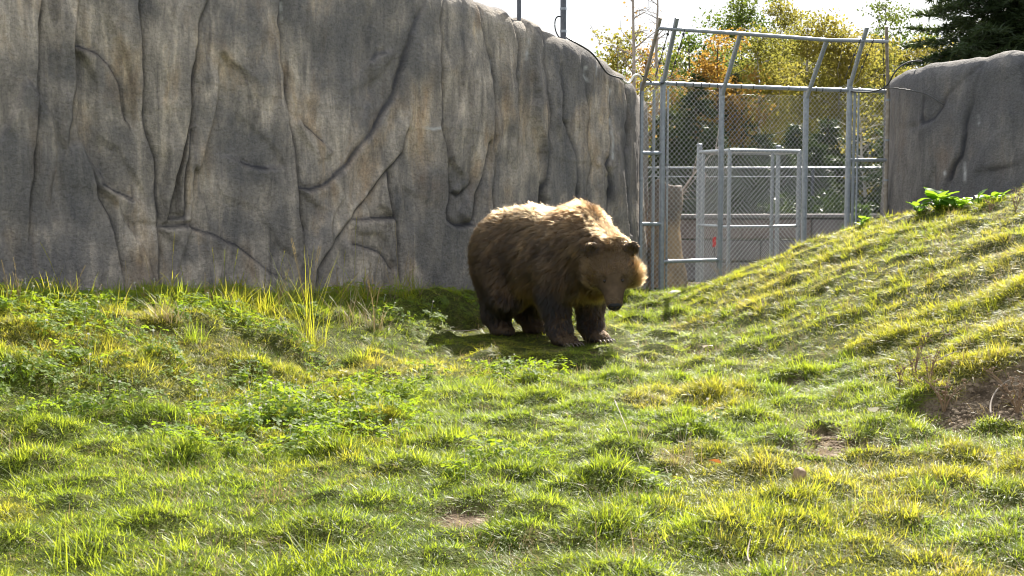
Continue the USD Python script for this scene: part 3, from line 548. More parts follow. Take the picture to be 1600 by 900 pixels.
    # leave the nose, the eyes and the pads bare
    ok = (pts[:, 2] > 0.012) & (np.linalg.norm((hq - np.array([0.345, 0, -0.03])) / np.array([0.035, 0.055, 0.045]), axis=1) > 1.0) & (eyed > 0.014)
    S, col = S[ok], col[ok]; k = len(S)
    c = UsdGeom.BasisCurves.Define(stage, path_for('fur', bear)); c.CreateTypeAttr('linear'); c.CreateWrapAttr('nonperiodic')
    c.CreatePointsAttr(Vt.Vec3fArray.FromNumpy(S.reshape(-1, 3).astype(np.float32))); c.CreateCurveVertexCountsAttr(Vt.IntArray.FromNumpy(np.full(k, 4, np.int32)))
    wd = np.array([0.0030, 0.0028, 0.0021, 0.0009], np.float32); c.CreateWidthsAttr(Vt.FloatArray.FromNumpy(np.tile(wd, k))); c.SetWidthsInterpolation('vertex')
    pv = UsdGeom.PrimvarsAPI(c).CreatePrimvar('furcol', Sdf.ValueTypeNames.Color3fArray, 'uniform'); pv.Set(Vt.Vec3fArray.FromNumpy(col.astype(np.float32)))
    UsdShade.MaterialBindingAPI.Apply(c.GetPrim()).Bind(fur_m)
    tag(c.GetPrim(), kind='stuff')
fur(125000, 4)
def snap(p, dirn):
    """Slides a point along dirn on to the bear's skin."""
    t = np.linspace(-0.12, 0.12, 400); q = p + t[:, None] * dirn; k = np.argmax(bear_sdf(q) > 0) if bear_sdf(q)[0] < 0 else 200
    return q[k]
def ball(c, r, axes=None, sub=2):
    m = trimesh.creation.icosphere(sub, 1.0); v = m.vertices * np.asarray(r)
    if axes is not None: v = v @ np.asarray(axes)
    return v + np.asarray(c), m.faces
for s in (-1, 1):
    obj('eye', ball(snap(hw(0.158, 0.070 * s, 0.05), HU) - HU * 0.002, 0.0145), eye_m, bear, smooth=True)
nose = cat([ball(hw(0.345, 0, -0.022), (0.032, 0.056, 0.039), HAX, 3)])
nv = nose[0]
for s in (-1, 1):
    q = (nv - hw(0.372, 0.024 * s, -0.022)) @ HAX.T; e = np.exp(-((q / np.array([0.02, 0.014, 0.011])) ** 2).sum(1)); nv = nv - HA * 0.018 * e[:, None]
obj('nose', (nv, nose[1]), nose_m, bear, smooth=True)
for (fx, fy), s in (((0.456, 11.39), -1), ((0.757, 11.64), 1)):
    q = np.array([fx, fy, 0]) - BO; f, l = q @ BF, q @ BL
    for k in (-2, -1, 0, 1, 2):
        a = f + 0.16 - 0.008 * abs(k)
        obj('claw', tube([bw(a, l + 0.037 * k, 0.035), bw(a + 0.03, l + 0.039 * k, 0.034), bw(a + 0.052, l + 0.04 * k, 0.022), bw(a + 0.065, l + 0.041 * k, 0.008)], [0.008, 0.007, 0.005, 0.0015], 6), claw_m, bear, smooth=True)

# ------------------------------------------------------------------ grass and ground cover
def blade(base, hd, tilt, L, w, bend):
    """One grass blade as a folded strip of 3 segments that narrows to a tip."""
    out = np.array([math.cos(hd), math.sin(hd), 0]); sidev = np.array([-math.sin(hd), math.cos(hd), 0])
    t = np.array([0, 0.38, 0.74, 1.0]); ang = tilt + bend * t
    steps = np.diff(np.r_[0, t])[:, None] * L * (np.sin(ang)[:, None] * out + np.cos(ang)[:, None] * np.array([0, 0, 1.0]))
    c = np.asarray(base) + np.cumsum(steps, 0); ww = np.array([0.8, 1.0, 0.7]) * w / 2
    V = np.vstack([np.stack([c[k] + s * ww[k] * sidev for s in (-1, 1)]) for k in range(3)] + [c[3:4]])
    return V, np.array([[0, 1, 3], [0, 3, 2], [2, 3, 5], [2, 5, 4], [4, 5, 6]])
def tuft(rg, n, R, L, w, lean=0.35, bend=0.9, wind=None):
    ms = []
    for _ in range(n):
        r, a = R * math.sqrt(rg.random()), rg.uniform(0, 2 * math.pi)
        hd = a + rg.normal(0, 0.9) if wind is None else wind + rg.normal(0, 0.5)
        ms.append(blade((r * math.cos(a), r * math.sin(a), -0.01), hd, abs(rg.normal(0, lean)), L * rg.uniform(0.45, 1.15), w * rg.uniform(0.7, 1.2), abs(rg.normal(bend, 0.4))))
    return cat(ms)
def clover_patch(rg, n, R):
    ms = []
    for _ in range(n):
        r, a = R * math.sqrt(rg.random()), rg.uniform(0, 2 * math.pi); h = rg.uniform(0.03, 0.085); c = np.array([r * math.cos(a), r * math.sin(a), h]); sz = rg.uniform(0.009, 0.022)
        tl = np.array([rg.normal(0, 0.35), rg.normal(0, 0.35), 1.0]); tl /= np.linalg.norm(tl)
        u = np.cross(tl, [1, 0, 0.1]); u /= np.linalg.norm(u); v = np.cross(tl, u); p0 = rg.uniform(0, 2)
        for k in range(3):
            b = p0 + k * 2.094; d = u * math.cos(b) + v * math.sin(b); e = np.cross(tl, d)
            ms.append((np.array([c, c + sz * (0.8 * d + 0.62 * e) + tl * 0.003, c + sz * 1.55 * d, c + sz * (0.8 * d - 0.62 * e) + tl * 0.003]), np.array([[0, 2, 1], [0, 3, 2]])))
        if rg.random() < 0.4: ms.append(blade((c[0], c[1], 0), rg.uniform(0, 6), 0.1, h, 0.002, 0.05))
    return cat(ms)
def stalk_mesh(rg, L, lean, hd, head=0.1, r=0.0022):
    t = np.linspace(0, 1, 9); o = np.array([math.cos(hd), math.sin(hd), 0])
    P = np.c_[t, t, t] * 0 + (t ** 1.8)[:, None] * o * L * lean + np.c_[0 * t, 0 * t, t * L]
    ms = [tube(P, np.linspace(r, r * 0.45, 9), 5)]
    for q in np.linspace(1 - head / L, 1, 26):
        c = np.array([np.interp(q, t, P[:, k]) for k in range(3)]); a = rg.uniform(0, 6.28); d = np.array([math.cos(a) * 0.5, math.sin(a) * 0.5, 0.85]); e = np.cross(d, [0.1, 0.3, 1]); e /= np.linalg.norm(e)
        ms.append((np.array([c - e * 0.002, c + e * 0.002, c + d * 0.014]), np.array([[0, 1, 2]])))
    return cat(ms)
def instancer(name, protos, mats, xy, yaw, scale, idx, tilt=None, dz=-0.008):
    path = path_for(name, None); pi = UsdGeom.PointInstancer.Define(stage, path)
    for k, (m, mt) in enumerate(zip(protos, mats)):
        usdkit.mesh(stage, f'{path}/clump_{k:03d}', m, mt); pi.CreatePrototypesRel().AddTarget(f'{path}/clump_{k:03d}')
    n = len(xy); z = height(xy[:, 0], xy[:, 1]) + dz
    pi.CreatePositionsAttr(Vt.Vec3fArray.FromNumpy(np.c_[xy, z].astype(np.float32)))
    pi.CreateProtoIndicesAttr(Vt.IntArray.FromNumpy(idx.astype(np.int32)))
    # lean each clump with the slope and a little at random
    e = 0.06; gxs = (height(xy[:, 0] + e, xy[:, 1]) - height(xy[:, 0] - e, xy[:, 1])) / (2 * e); gys = (height(xy[:, 0], xy[:, 1] + e) - height(xy[:, 0], xy[:, 1] - e)) / (2 * e)
    nrm = np.c_[-0.75 * gxs, -0.75 * gys, np.ones(n)]; nrm[:, :2] += RNG.normal(0, 0.12, (n, 2)); nrm /= np.linalg.norm(nrm, axis=1, keepdims=True)
    # quaternion: turn z to nrm, after the yaw
    q1 = np.c_[1 + nrm[:, 2], -nrm[:, 1], nrm[:, 0], np.zeros(n)]; q1 /= np.linalg.norm(q1, axis=1, keepdims=True)
    q2 = np.c_[np.cos(yaw / 2), np.zeros(n), np.zeros(n), np.sin(yaw / 2)]
    w = q1[:, 0] * q2[:, 0] - q1[:, 3] * q2[:, 3]; x = q1[:, 1] * q2[:, 0] + q1[:, 2] * q2[:, 3]; y = q1[:, 2] * q2[:, 0] - q1[:, 1] * q2[:, 3]; zz = q1[:, 0] * q2[:, 3] + q1[:, 3] * q2[:, 0]
    pi.CreateOrientationsAttr(Vt.QuathArray([Gf.Quath(float(a), float(b), float(c), float(d)) for a, b, c, d in zip(w, x, y, zz)]))
    pi.CreateScalesAttr(Vt.Vec3fArray.FromNumpy(np.asarray(scale, np.float32)))
    return pi.GetPrim()
def in_view(n, y0, y1, seed, margin=1.12):
    rg = np.random.default_rng(seed); Y = np.sqrt(rg.random(n) * (y1 ** 2 - y0 ** 2) + y0 ** 2); X = rg.uniform(-1, 1, n) * (0.4 * margin * Y + 0.25)
    ok = (X < 1.75) | (Y < 17.3); ok &= (Y < wall_Y(np.minimum(X, 1.7)) - 0.02) | (X > 2.05); ok &= Y < np.interp(X, [1.6, 5.6, 7.5], [17.6, 18.3, 15.0])
    return np.c_[X, Y][ok]
rg = np.random.default_rng(11)
lawn = [tuft(rg, 28, 0.065, 0.085, 0.0042, 0.45) for _ in range(4)] + [tuft(rg, 26, 0.07, 0.11, 0.0042, 0.6, 1.2) for _ in range(3)]
tall = [tuft(rg, 38, 0.06, 0.17, 0.0048, 0.4, 0.8) for _ in range(3)]
pts = np.vstack([in_view(33000, 3.9, 9.5, 1), in_view(34000, 9.5, 18.2, 2)])
dm = dirt_mask(pts[:, 0], pts[:, 1]); keep = rg.random(len(pts)) > dm * 0.97
thin = n3(pts[:, 0], pts[:, 1], 2.2, 8); keep &= rg.random(len(pts)) > ss(0.16, 0.32, thin) * 0.45
bears = np.min([np.hypot(pts[:, 0] - a, pts[:, 1] - b) for a, b in PAWS], 0); keep &= bears > 0.07
pts = pts[keep]
b_ = bump_at(pts[:, 0], pts[:, 1]); hgt = 0.66 + 3.6 * np.clip(b_, 0, 0.09) + 0.9 * np.clip(n3(pts[:, 0], pts[:, 1], 1.3, 14), -0.25, 0.4)
far = np.clip(wall_Y(np.minimum(pts[:, 0], 1.7)) - pts[:, 1], 0, 9); hgt = hgt * (1 + 1.1 * ss(2.8, 1.6, far) * ss(-0.9, -1.5, pts[:, 0]) * np.clip(0.5 + 3 * n3(pts[:, 0], pts[:, 1], 1.6, 61), 0.1, 1.4))
hgt = 0.62 * np.clip(hgt, 0.4, 1.8) * rg.uniform(0.75, 1.25, len(pts)) * (0.5 + 0.5 * ss(0.8, 1.35, np.hypot((pts[:, 0] - 0.33) / 1.0, (pts[:, 1] - 11.35) / 1.25)))
hgt *= np.where((pts[:, 0] > -1.3) & (pts[:, 0] < 0.4) & (far < 1.2), 0.6, 1.0)
wide = np.clip(hgt ** 0.5, 0.75, 1.25) * np.interp(pts[:, 1], [4, 16], [0.85, 1.3])
onm = (ground_base(pts[:, 0], pts[:, 1]) + 0.25 * n3(pts[:, 0], pts[:, 1], 1.5, 19) > 0.16) & (pts[:, 0] > 1.2)
onm |= (n3(pts[:, 0], pts[:, 1], 0.8, 23) > 0.11)
S3 = np.c_[wide, wide, hgt]
for nm, sel, mt, lab in (('lawn_grass', ~onm, grass_mat, 'short bright green lawn grass in tufts around the bear'), ('mound_grass', onm, mound_grass_mat, 'yellow-green tufted grass on the mound at the right')):
    p_, h_ = pts[sel], S3[sel]; n = len(p_); tl = (rg.random(n) < 0.05 + 1.2 * np.clip(b_[sel], 0, 0.1))
    idx = np.where(tl, 7 + rg.integers(0, 3, n), rg.integers(0, 7, n))
    tag(instancer(nm, lawn + tall, [mt] * 10, p_, rg.uniform(0, 6.28, n), h_, idx), lab, 'grass', kind='stuff')
# straw: dead thatch between the tufts and around the bare patches
sp = in_view(10000, 3.9, 17, 5); sw = ss(0.02, 0.2, n3(sp[:, 0], sp[:, 1], 2.2, 8)) * 0.5 + 0.12 + 0.45 * (sp[:, 0] > 1.5) + 0.5 * ss(0.1, 0.2, n3(sp[:, 0], sp[:, 1], 1.1, 77)); dmm = dirt_mask(sp[:, 0], sp[:, 1]); sw += 0.35 * (dmm > 0.05) * (dmm < 0.8)
sp = sp[rg.random(len(sp)) < sw]; n = len(sp)
mats = [tuft(rg, 22, 0.07, 0.085, 0.0026, 1.1, 0.6) for _ in range(3)] + [tuft(rg, 24, 0.05, 0.10, 0.0026, 1.15, 0.7, wind=0.0) for _ in range(2)]
tag(instancer('dead_grass', mats, [straw_mat] * 5, sp, np.where(rg.random(n) < 0.5, rg.uniform(0, 6.28, n), rg.normal(3.6, 0.5, n)), np.c_[np.ones(n), np.ones(n), np.ones(n)] * rg.uniform(0.6, 1.3, n)[:, None], rg.integers(0, 5, n)), 'dry straw-coloured dead grass lying between the green tufts', 'grass', kind='stuff')
# clover: patches on the left and in the middle
cp = in_view(14000, 4.5, 14.5, 6); cw = 0.35 * ss(0.03, 0.12, n3(cp[:, 0], cp[:, 1], 1.1, 40)) * ss(1.3, 0.2, cp[:, 0]) * ss(5.6, 6.8, cp[:, 1]); cw = np.maximum(cw, 0.8 * ss(1.6, 0.6, np.abs(cp[:, 1] - (wall_Y(cp[:, 0]) - 2.2))) * ss(-1.4, -1.9, cp[:, 0]) * (n3(cp[:, 0], cp[:, 1], 1.4, 41) > 0))
cpx = proj(np.c_[cp, height(cp[:, 0], cp[:, 1])]); cw = np.maximum(cw, 0.9 * np.exp(-(((cpx[0] - 450) / 190) ** 2 + ((cpx[1] - 655) / 55) ** 2) * 1.4)); cw = np.maximum(cw, 0.5 * np.exp(-(((cpx[0] - 640) / 70) ** 2 + ((cpx[1] - 480) / 20) ** 2))) * ss(0.5, 1.3, wall_Y(np.minimum(cp[:, 0], 1.7)) - cp[:, 1])
cp = cp[(rg.random(len(cp)) < cw * 0.6) & (np.hypot(cp[:, 0] - 0.25, cp[:, 1] - 11.2) > 1.15)]; n = len(cp)
tag(instancer('clover', [clover_patch(rg, 17, 0.10) for _ in range(4)], [clover_mat] * 4, cp, rg.uniform(0, 6.28, n), np.c_[np.ones(n), np.ones(n), np.ones(n)] * rg.uniform(0.8, 1.35, n)[:, None], rg.integers(0, 4, n), dz=0.0), 'bright green clover leaves in patches among the grass', 'clover', kind='stuff')
fl = cp[rg.permutation(n)[:110]]; fb = []
for k in range(3):
    h = 0.11 + 0.025 * k; m = [tube([(0, 0, 0), (0.01, 0, h)], 0.0012, 4)]
    for a in range(26):
        d = rg.normal(size=3); d[2] = abs(d[2]) - 0.3; d /= np.linalg.norm(d); e = np.cross(d, [0.3, 0.2, 0.9]); e /= np.linalg.norm(e); c = np.array([0.01, 0, h])
        m.append((np.array([c + d * 0.003 - e * 0.0025, c + d * 0.003 + e * 0.0025, c + d * 0.0125]), np.array([[0, 1, 2]])))
    fb.append(cat(m))
tag(instancer('clover_flowers', fb, [petal_mat] * 3, fl, rg.uniform(0, 6.28, len(fl)), np.ones((len(fl), 3)), rg.integers(0, 3, len(fl)), dz=0.0), 'small white clover blossoms dotted over the clover', 'flowers', kind='stuff')

fn = 300; fX = rg.uniform(-4.6, -0.9, fn); fY = wall_Y(fX) - np.interp(fX, [-4.6, -2.4, -0.9], [1.9, 1.75, 0.8]) - np.abs(rg.normal(0, 0.35, fn)); fw = np.clip(0.12 + 4.0 * n3(fX, fY, 2.4, 91) + 0.35 * ss(-3.4, -2.2, fX), 0, 1); ok = rg.random(fn) < fw; fp = np.c_[fX, fY][ok]; n = len(fp)
fm = [tuft(rg, 26, 0.07, 0.30, 0.0042, 0.28, 0.55) for _ in range(3)] + [cat([stalk_mesh(rg, rg.uniform(0.2, 0.42), 0.15, rg.uniform(0, 6.28), 0.10, 0.0016) for _ in range(5)])]
tag(instancer('tall_grass', fm, [mound_grass_mat, mound_grass_mat, grass_mat, straw_mat], fp, rg.uniform(0, 6.28, n), np.c_[np.ones(n), np.ones(n), 0.35 + 0.75 * rg.random(n) ** 2], rg.integers(0, 4, n)), 'uneven fringe of long yellow-green grass along the foot of the left wall', 'grass', kind='stuff')
ck = np.vstack([np.c_[rg.normal(cx, a * .7, 170), rg.normal(cy, b * .7, 170)] for cx, cy, a, b, _ in DIRT[:6]]); ck = ck[(dirt_mask(ck[:, 0], ck[:, 1]) > 0.2)]; n = len(ck)
def clod(k): m = trimesh.creation.icosphere(1, 1.0); return m.vertices * (0.6 + 0.8 * meshkit.noise(m.vertices * 1.7 + k * 5, seed=k))[:, None] * [1, 0.8, 0.55], m.faces
soil_m = simple('soil_clods', (0.10, 0.072, 0.05), (0.28, 0.22, 0.16), scale=18, rough=0.95, spec=0.1)
tag(instancer('soil_clods', [clod(k) for k in range(4)], [soil_m] * 4, ck, rg.uniform(0, 6.28, n), np.ones((n, 3)) * (0.005 + 0.016 * rg.random(n) ** 3)[:, None], rg.integers(0, 4, n), dz=0.002), 'crumbs and clods of brown earth on the bare patches', 'soil', kind='stuff')

# tall seed-headed stalks and long grass clumps along the left wall and on the ground
# tip pixel, foot pixel column, what it stands before
STALK = [(66, 380, 94, 'curved seed-headed grass stalk alone at the far left in front of the wall'), (228, 400, 238, 'short bent grass stalk left of the tall straight one by the left wall'), (270, 362, 268, 'tallest straight pale grass stalk in front of the left wall'),
         (284, 416, 290, 'thin curling dry grass stalk just right of the tallest straight one'), (334, 388, 338, 'slim upright grass stalk under the long slanting crack of the left wall'), (349, 392, 350, 'faint slender grass stalk at the slanting crack, between two taller ones'),
         (370, 388, 362, 'leaning yellow grass stalk at the lower part of the slanting crack'), (443, 392, 432, 'pale grass stalk just left of the dense yellow clump by the wall'), (553, 340, 554, 'tall thin brownish grass stalk right of the dense yellow clump'),
         (569, 363, 570, 'thin dry grass stalk beside the tall brownish one near the wall pocket'), (594, 386, 584, 'leaning dry grass stalk below the wall pocket'), (621, 348, 622, 'tall dry grass stalk under the vertical joint right of the wall pocket'),
         (637, 392, 630, 'rightmost dry grass stalk at the wall before the bear'), (537, 392, 536, 'short reddish grass stalk between the dense clump and the tall brownish stalk')]
for px, py, fx, lab in STALK:
    D = np.interp(fx, [0, 400, 640], [9.3, 10.7, 12.3]); foot = at(fx, 450, D); foot[2] = float(height(foot[0], foot[1])); tip = at(px, py, D)
    L = tip[2] - foot[2]; dx = tip[0] - foot[0]
    t = thing('grass_stalk', lab, 'grass stalk', foot, 0)
    obj('stem', stalk_mesh(rg, L, abs(dx) / L + 0.03, 0.0 if dx > 0 else math.pi, 0.16), straw_mat if rg.random() < 0.6 else mound_grass_mat, t)
    obj('leaf', cat([blade((0, 0, rg.uniform(0, 0.1)), rg.uniform(0, 6.28), 0.25, L * rg.uniform(0.35, 0.65), 0.006, 0.9) for _ in range(4)]), mound_grass_mat, t)
CLUMP = [(480, 372, 'dense tall yellow-green grass clump standing against the left wall', 34, 8.6), (365, 440, 'bushy yellow grass clump left of the dense tall one', 40, 8.8), (545, 432, 'low reddish-brown grass clump under the diagonal crack', 26, 9.5), (585, 436, 'short golden grass clump below the wall pocket', 26, 9.6), (420, 436, 'drooping pale grass clump between two taller yellow ones', 24, 9.0),
         (255, 470, 'loose brownish dry grass clump on the left bank', 40, 8.4), (300, 520, 'large rust-tinged grass clump on the left bank below the stalks', 50, 8.0), (150, 560, 'long arching pale grass clump at the left', 46, 7.0), (990, 876, 'pale yellow blades sticking up at the bottom edge of the picture', 7, 4.35), (480, 880, 'coarse grass clump at the bottom left of centre', 60, 4.55), (130, 870, 'dark green tall grass clump in the lower left corner', 50, 4.6)]
for k, (px, py, lab, nb, D) in enumerate(CLUMP):
    if py < 500: foot = at(px, 455, D + (1.4 if px > 320 and py < 445 else 0.9))[:2]
    else: foot = g_at(px, py + 12)
    z = float(height(foot[0], foot[1])); tip = at(px, py, foot[1]); L = max(tip[2] - z, 0.22)
    mt = mound_grass_mat if k in (0, 1, 4, 7, 9) else (straw_mat if k in (2, 3, 5, 8) else grass_mat)
    m = cat([blade((rg.normal(0, 0.06), rg.normal(0, 0.05), -0.01), rg.uniform(0, 6.28), abs(rg.normal(0.1, 0.25)), L * rg.uniform(0.3, 1.1), 0.0042, abs(rg.normal(0.7, 0.5))) for _ in range(int(nb * 1.8))])
    t = thing('grass_clump', lab, 'grass clump', (foot[0], foot[1], z)); obj('blades', m, mt, t)
    if k in (0, 3): obj('seed_stems', cat([stalk_mesh(rg, L * rg.uniform(0.8, 1.1), 0.15, rg.uniform(0, 6.28), 0.12) for _ in range(5)]), straw_mat, t)

# ------------------------------------------------------------------ fences
def chain_link(p0, p1, z0, z1, pitch=0.073, r=0.0023):
    """Woven wire between two points, from height z0 to z1 (each a number or a pair left, right): every wire a zigzag strand."""
    p0, p1 = np.asarray(p0[:2], float), np.asarray(p1[:2], float); L = np.linalg.norm(p1 - p0); u = (p1 - p0) / L; nrm = np.array([u[1], -u[0]])
    za, zb = np.broadcast_to(z0, 2), np.broadcast_to(z1, 2); n = max(int(round(L / (pitch / 2))), 2); st = L / n; ms = []
    for k in range(n):
        lo, hi = np.interp(k / n, [0, 1], za), np.interp(k / n, [0, 1], zb); m = int((hi - lo) / (pitch / 2)) + 1
        q = np.arange(m + 1); z = np.minimum(lo + q * pitch / 2, hi); par = (q + k) % 2; s = (k + par) * st; o = (par - 0.5) * 0.005
        ms.append(tube(np.c_[p0[0] + u[0] * s + nrm[0] * o, p0[1] + u[1] * s + nrm[1] * o, z], r, 3, cap=False))
    return cat(ms)
def pole(a, b, r, sides=12): return tube([a, b], r, sides)
def bands(parent, x, y, zs, r, mat_, name='brace_band'):
    for z in zs: obj(name, trimesh.creation.cylinder(radius=r, height=0.03, sections=12).apply_translation((x, y, z)), mat_, parent, smooth=30)
fence = thing('chain_link_fence', 'tall galvanised chain-link gate fence with slanted arms between the two rock walls', 'fence')
PO = {1: at(1003, 130, 16.72), 2: at(1036, 120, 16.95), 3: at(1128, 138, 17.35), 4: at(1260, 143, 17.95), 5: at(1328, 124, 18.22), 6: at(1388, 143, 18.45)}
RAD = {1: 0.024, 2: 0.036, 3: 0.037, 4: 0.039, 5: 0.039, 6: 0.03}
TOP = {k: p[2] for k, p in PO.items()}
def zg(p): return float(height(p[0], p[1]))
for k, p in PO.items():
    obj('post', pole((p[0], p[1], zg(p) - 0.2), (p[0], p[1], TOP[k]), RAD[k]), rust_steel if k == 6 else galv_mat, fence, smooth=30)
    bands(fence, p[0], p[1], np.linspace(0.35, TOP[k] - 0.12, 8 if k in (2, 5) else 5), RAD[k] + 0.006, galv_mat)
# stiles of the gate leaves next to the posts
for px, D, r in ((1022, 16.88, 0.021), (1044, 17.02, 0.014), (1336, 18.24, 0.02), (1342, 18.28, 0.014)):
    p = at(px, 140, D); obj('stile', pole((p[0], p[1], zg(p) - 0.1), (p[0], p[1], at(px, 140, D)[2]), r), galv_mat, fence, smooth=30)
def rail(a, b, z0, z1, r=0.026, mt=None, name='rail'): obj(name, pole((a[0], a[1], z0), (b[0], b[1], z1), r), mt or galv_mat, fence, smooth=30)
zr = lambda px, py, k: at(px, py, PO[k][1])[2]
rail(PO[1], PO[2], zr(1003, 130, 1), zr(1036, 131, 2)); 
for a, b, ya, yb in ((2, 3, 130, 134), (3, 4, 134, 139), (4, 5, 139, 141), (5, 6, 141, 143)): rail(PO[a], PO[b], zr(0, ya, a), zr(0, yb, b), 0.028)
rail(PO[1], PO[2], zr(0, 239, 1), zr(0, 239, 2)); rail(PO[1], PO[2], zr(0, 350, 1), zr(0, 350, 2)); rail(PO[2], PO[3], zr(0, 409, 2), zr(0, 406, 3))
rail(PO[5], PO[6], zr(0, 250, 5), zr(0, 250, 6)); rail(PO[5], PO[6], zr(0, 358, 5), zr(0, 357, 6), 0.024)
# arms slanting in over the enclosure, and the rail that ties their ends
nrm = np.array([PO[5][1] - PO[2][1], -(PO[5][0] - PO[2][0])]); nrm /= np.linalg.norm(nrm)
tips = {1: (1032, 27), 2: (1058, 27), 3: (1157, 53), 4: (1292, 63), 5: (1355, 42), 6: (1385, 41)}
TIP = {k: at(px, py, PO[k][1] - (0.55 if k != 6 else 0.42)) for k, (px, py) in tips.items()}
for k in PO:
    a = PO[k] + np.array([0, 0, -0.10]); mt = rust_steel if k in (1, 6) else galv_mat
    obj('arm', pole(a, TIP[k], 0.03 if k not in (1, 6) else 0.024), mt, fence, smooth=30)
def arm_pt(k, py): 
    t = np.linspace(0, 1, 300)[:, None]; P = PO[k] + t * (TIP[k] - PO[k]); return P[np.argmin(abs(proj(P)[1] - py))]
ar = [arm_pt(1, 44), arm_pt(2, 46), arm_pt(3, 52.5), arm_pt(4, 60), arm_pt(5, 64), arm_pt(6, 65)]
for a, b in zip(ar[:-1], ar[1:]): obj('rail', pole(a + [0, -0.03, 0], b + [0, -0.03, 0], 0.026), galv_mat, fence, smooth=30)
for k, off in ((2, -0.10), (2, 0.10), (5, -0.08), (5, 0.1), (6, -0.05)):                        # electric wires beside the arms, with insulators
    a, b = PO[k] + [off, 0, 0], TIP[k] + [off, 0, -0.15]; obj('wire', tube([a, b], 0.006, 5), cable_mat, fence)
    for t in (0.3, 0.6, 0.9): obj('insulator', ball(a + (b - a) * t, (0.018, 0.018, 0.022), sub=1), cable_mat, fence)
for a, b in ((1, 2), (2, 3), (3, 4), (4, 5), (5, 6)):
    obj('chain_link_mesh', chain_link(PO[a], PO[b], (zg(PO[a]) - 0.05, zg(PO[b]) - 0.05), (TOP[a] - 0.08, TOP[b] - 0.05)), wire_mat, fence)
# clips where the mesh is tied to the top rail
for a, b in ((2, 3), (3, 4), (4, 5)):
    for t in np.linspace(0.08, 0.92, 7):
        p = PO[a] + (PO[b] - PO[a]) * t; z = np.interp(t, [0, 1], [zr(0, {2: 130, 3: 134, 4: 139}[a], a), zr(0, {3: 134, 4: 139, 5: 141}[b], b)])
        obj('tie', trimesh.creation.cylinder(radius=0.033, height=0.018, sections=8).apply_transform(trimesh.transformations.rotation_matrix(math.pi / 2, [0, 1, 0])).apply_translation((p[0], p[1], z)), cable_mat if rg.random() < 0.5 else galv_mat, fence)

cage = thing('chain_link_cage', 'low chain-link cage with a mesh roof behind the tall fence', 'cage')
CZ = at(1190, 236, 19.6)[2]
C = {'fl': at(1140, 250, 19.3)[:2], 'fr': at(1249, 250, 19.75)[:2], 'bl': at(1093, 242, 20.3)[:2], 'br': at(1216, 242, 21.2)[:2], 'm': at(1207, 250, 19.58)[:2]}
for k, r in (('fl', 0.03), ('fr', 0.036), ('bl', 0.042), ('br', 0.036), ('m', 0.026)):
    p = C[k]; obj('post', pole((p[0], p[1], FENCE_BACK - 0.2), (p[0], p[1], CZ + (0.10 if k in ('bl', 'br') else 0.0)), r), galv_mat, cage, smooth=30)
    if k in ('bl', 'br'): obj('post_cap', ball((p[0], p[1], CZ + 0.11), (0.05, 0.05, 0.03), sub=1), galv_mat, cage, smooth=True)
    bands(cage, p[0], p[1], np.linspace(0.1, CZ - 0.2, 5), r + 0.006, galv_mat)
e = C['bl'] + (C['fl'] - C['bl']) * 0.14; obj('post', pole((e[0], e[1], FENCE_BACK - 0.2), (e[0], e[1], CZ), 0.024), galv_mat, cage, smooth=30)
for a, b in (('fl', 'fr'), ('fl', 'bl'), ('bl', 'br'), ('br', 'fr')): obj('rail', pole((*C[a], CZ), (*C[b], CZ), 0.028), galv_mat, cage, smooth=30)
zm = at(1190, 354, 19.5)[2]
for a, b in (('fl', 'fr'), ('fl', 'bl')): obj('rail', pole((*C[a], zm), (*C[b], zm), 0.022), galv_mat, cage, smooth=30)
for a, b in (('fl', 'fr'), ('fl', 'bl')): obj('chain_link_mesh', chain_link(C[a], C[b], FENCE_BACK - 0.1, CZ, r=0.0015), wire_mat, cage)
def roof_mesh():
    ms, st = [], 0.05; lerp = lambda u, v: (C['fl'] * (1 - u) + C['fr'] * u) * (1 - v) + (C['bl'] * (1 - u) + C['br'] * u) * v
    for k in np.linspace(0, 1, 24):
        ms.append(tube([(*lerp(k, v), CZ + 0.003 * (-1) ** i) for i, v in enumerate(np.linspace(0, 1, 12))], 0.002, 3, cap=False)); ms.append(tube([(*lerp(v, k), CZ) for v in np.linspace(0, 1, 12)], 0.002, 3, cap=False))
    return cat(ms)
obj('roof_mesh', roof_mesh(), wire_mat, cage)
bf = thing('back_fence', 'long grey chain-link fence with two wires behind the cage', 'fence')
B0, B1 = at(985, 262, 24.5), at(1410, 262, 25.0)
for t in np.linspace(0, 1, 4): p = B0 + (B1 - B0) * t; obj('post', pole((p[0], p[1], FENCE_BACK - 0.2), (p[0], p[1], p[2]), 0.03), dark_steel, bf, smooth=30)
for py in (262, 276): a, b = at(985, py, 24.5), at(1410, py, 25.0); obj('rail' if py == 262 else 'wire', pole(a, b, 0.016 if py == 262 else 0.009), galv_mat, bf, smooth=30)
obj('chain_link_mesh', chain_link(B0, B1, 0.6, B0[2], pitch=0.10, r=0.0022), wire_mat, bf)

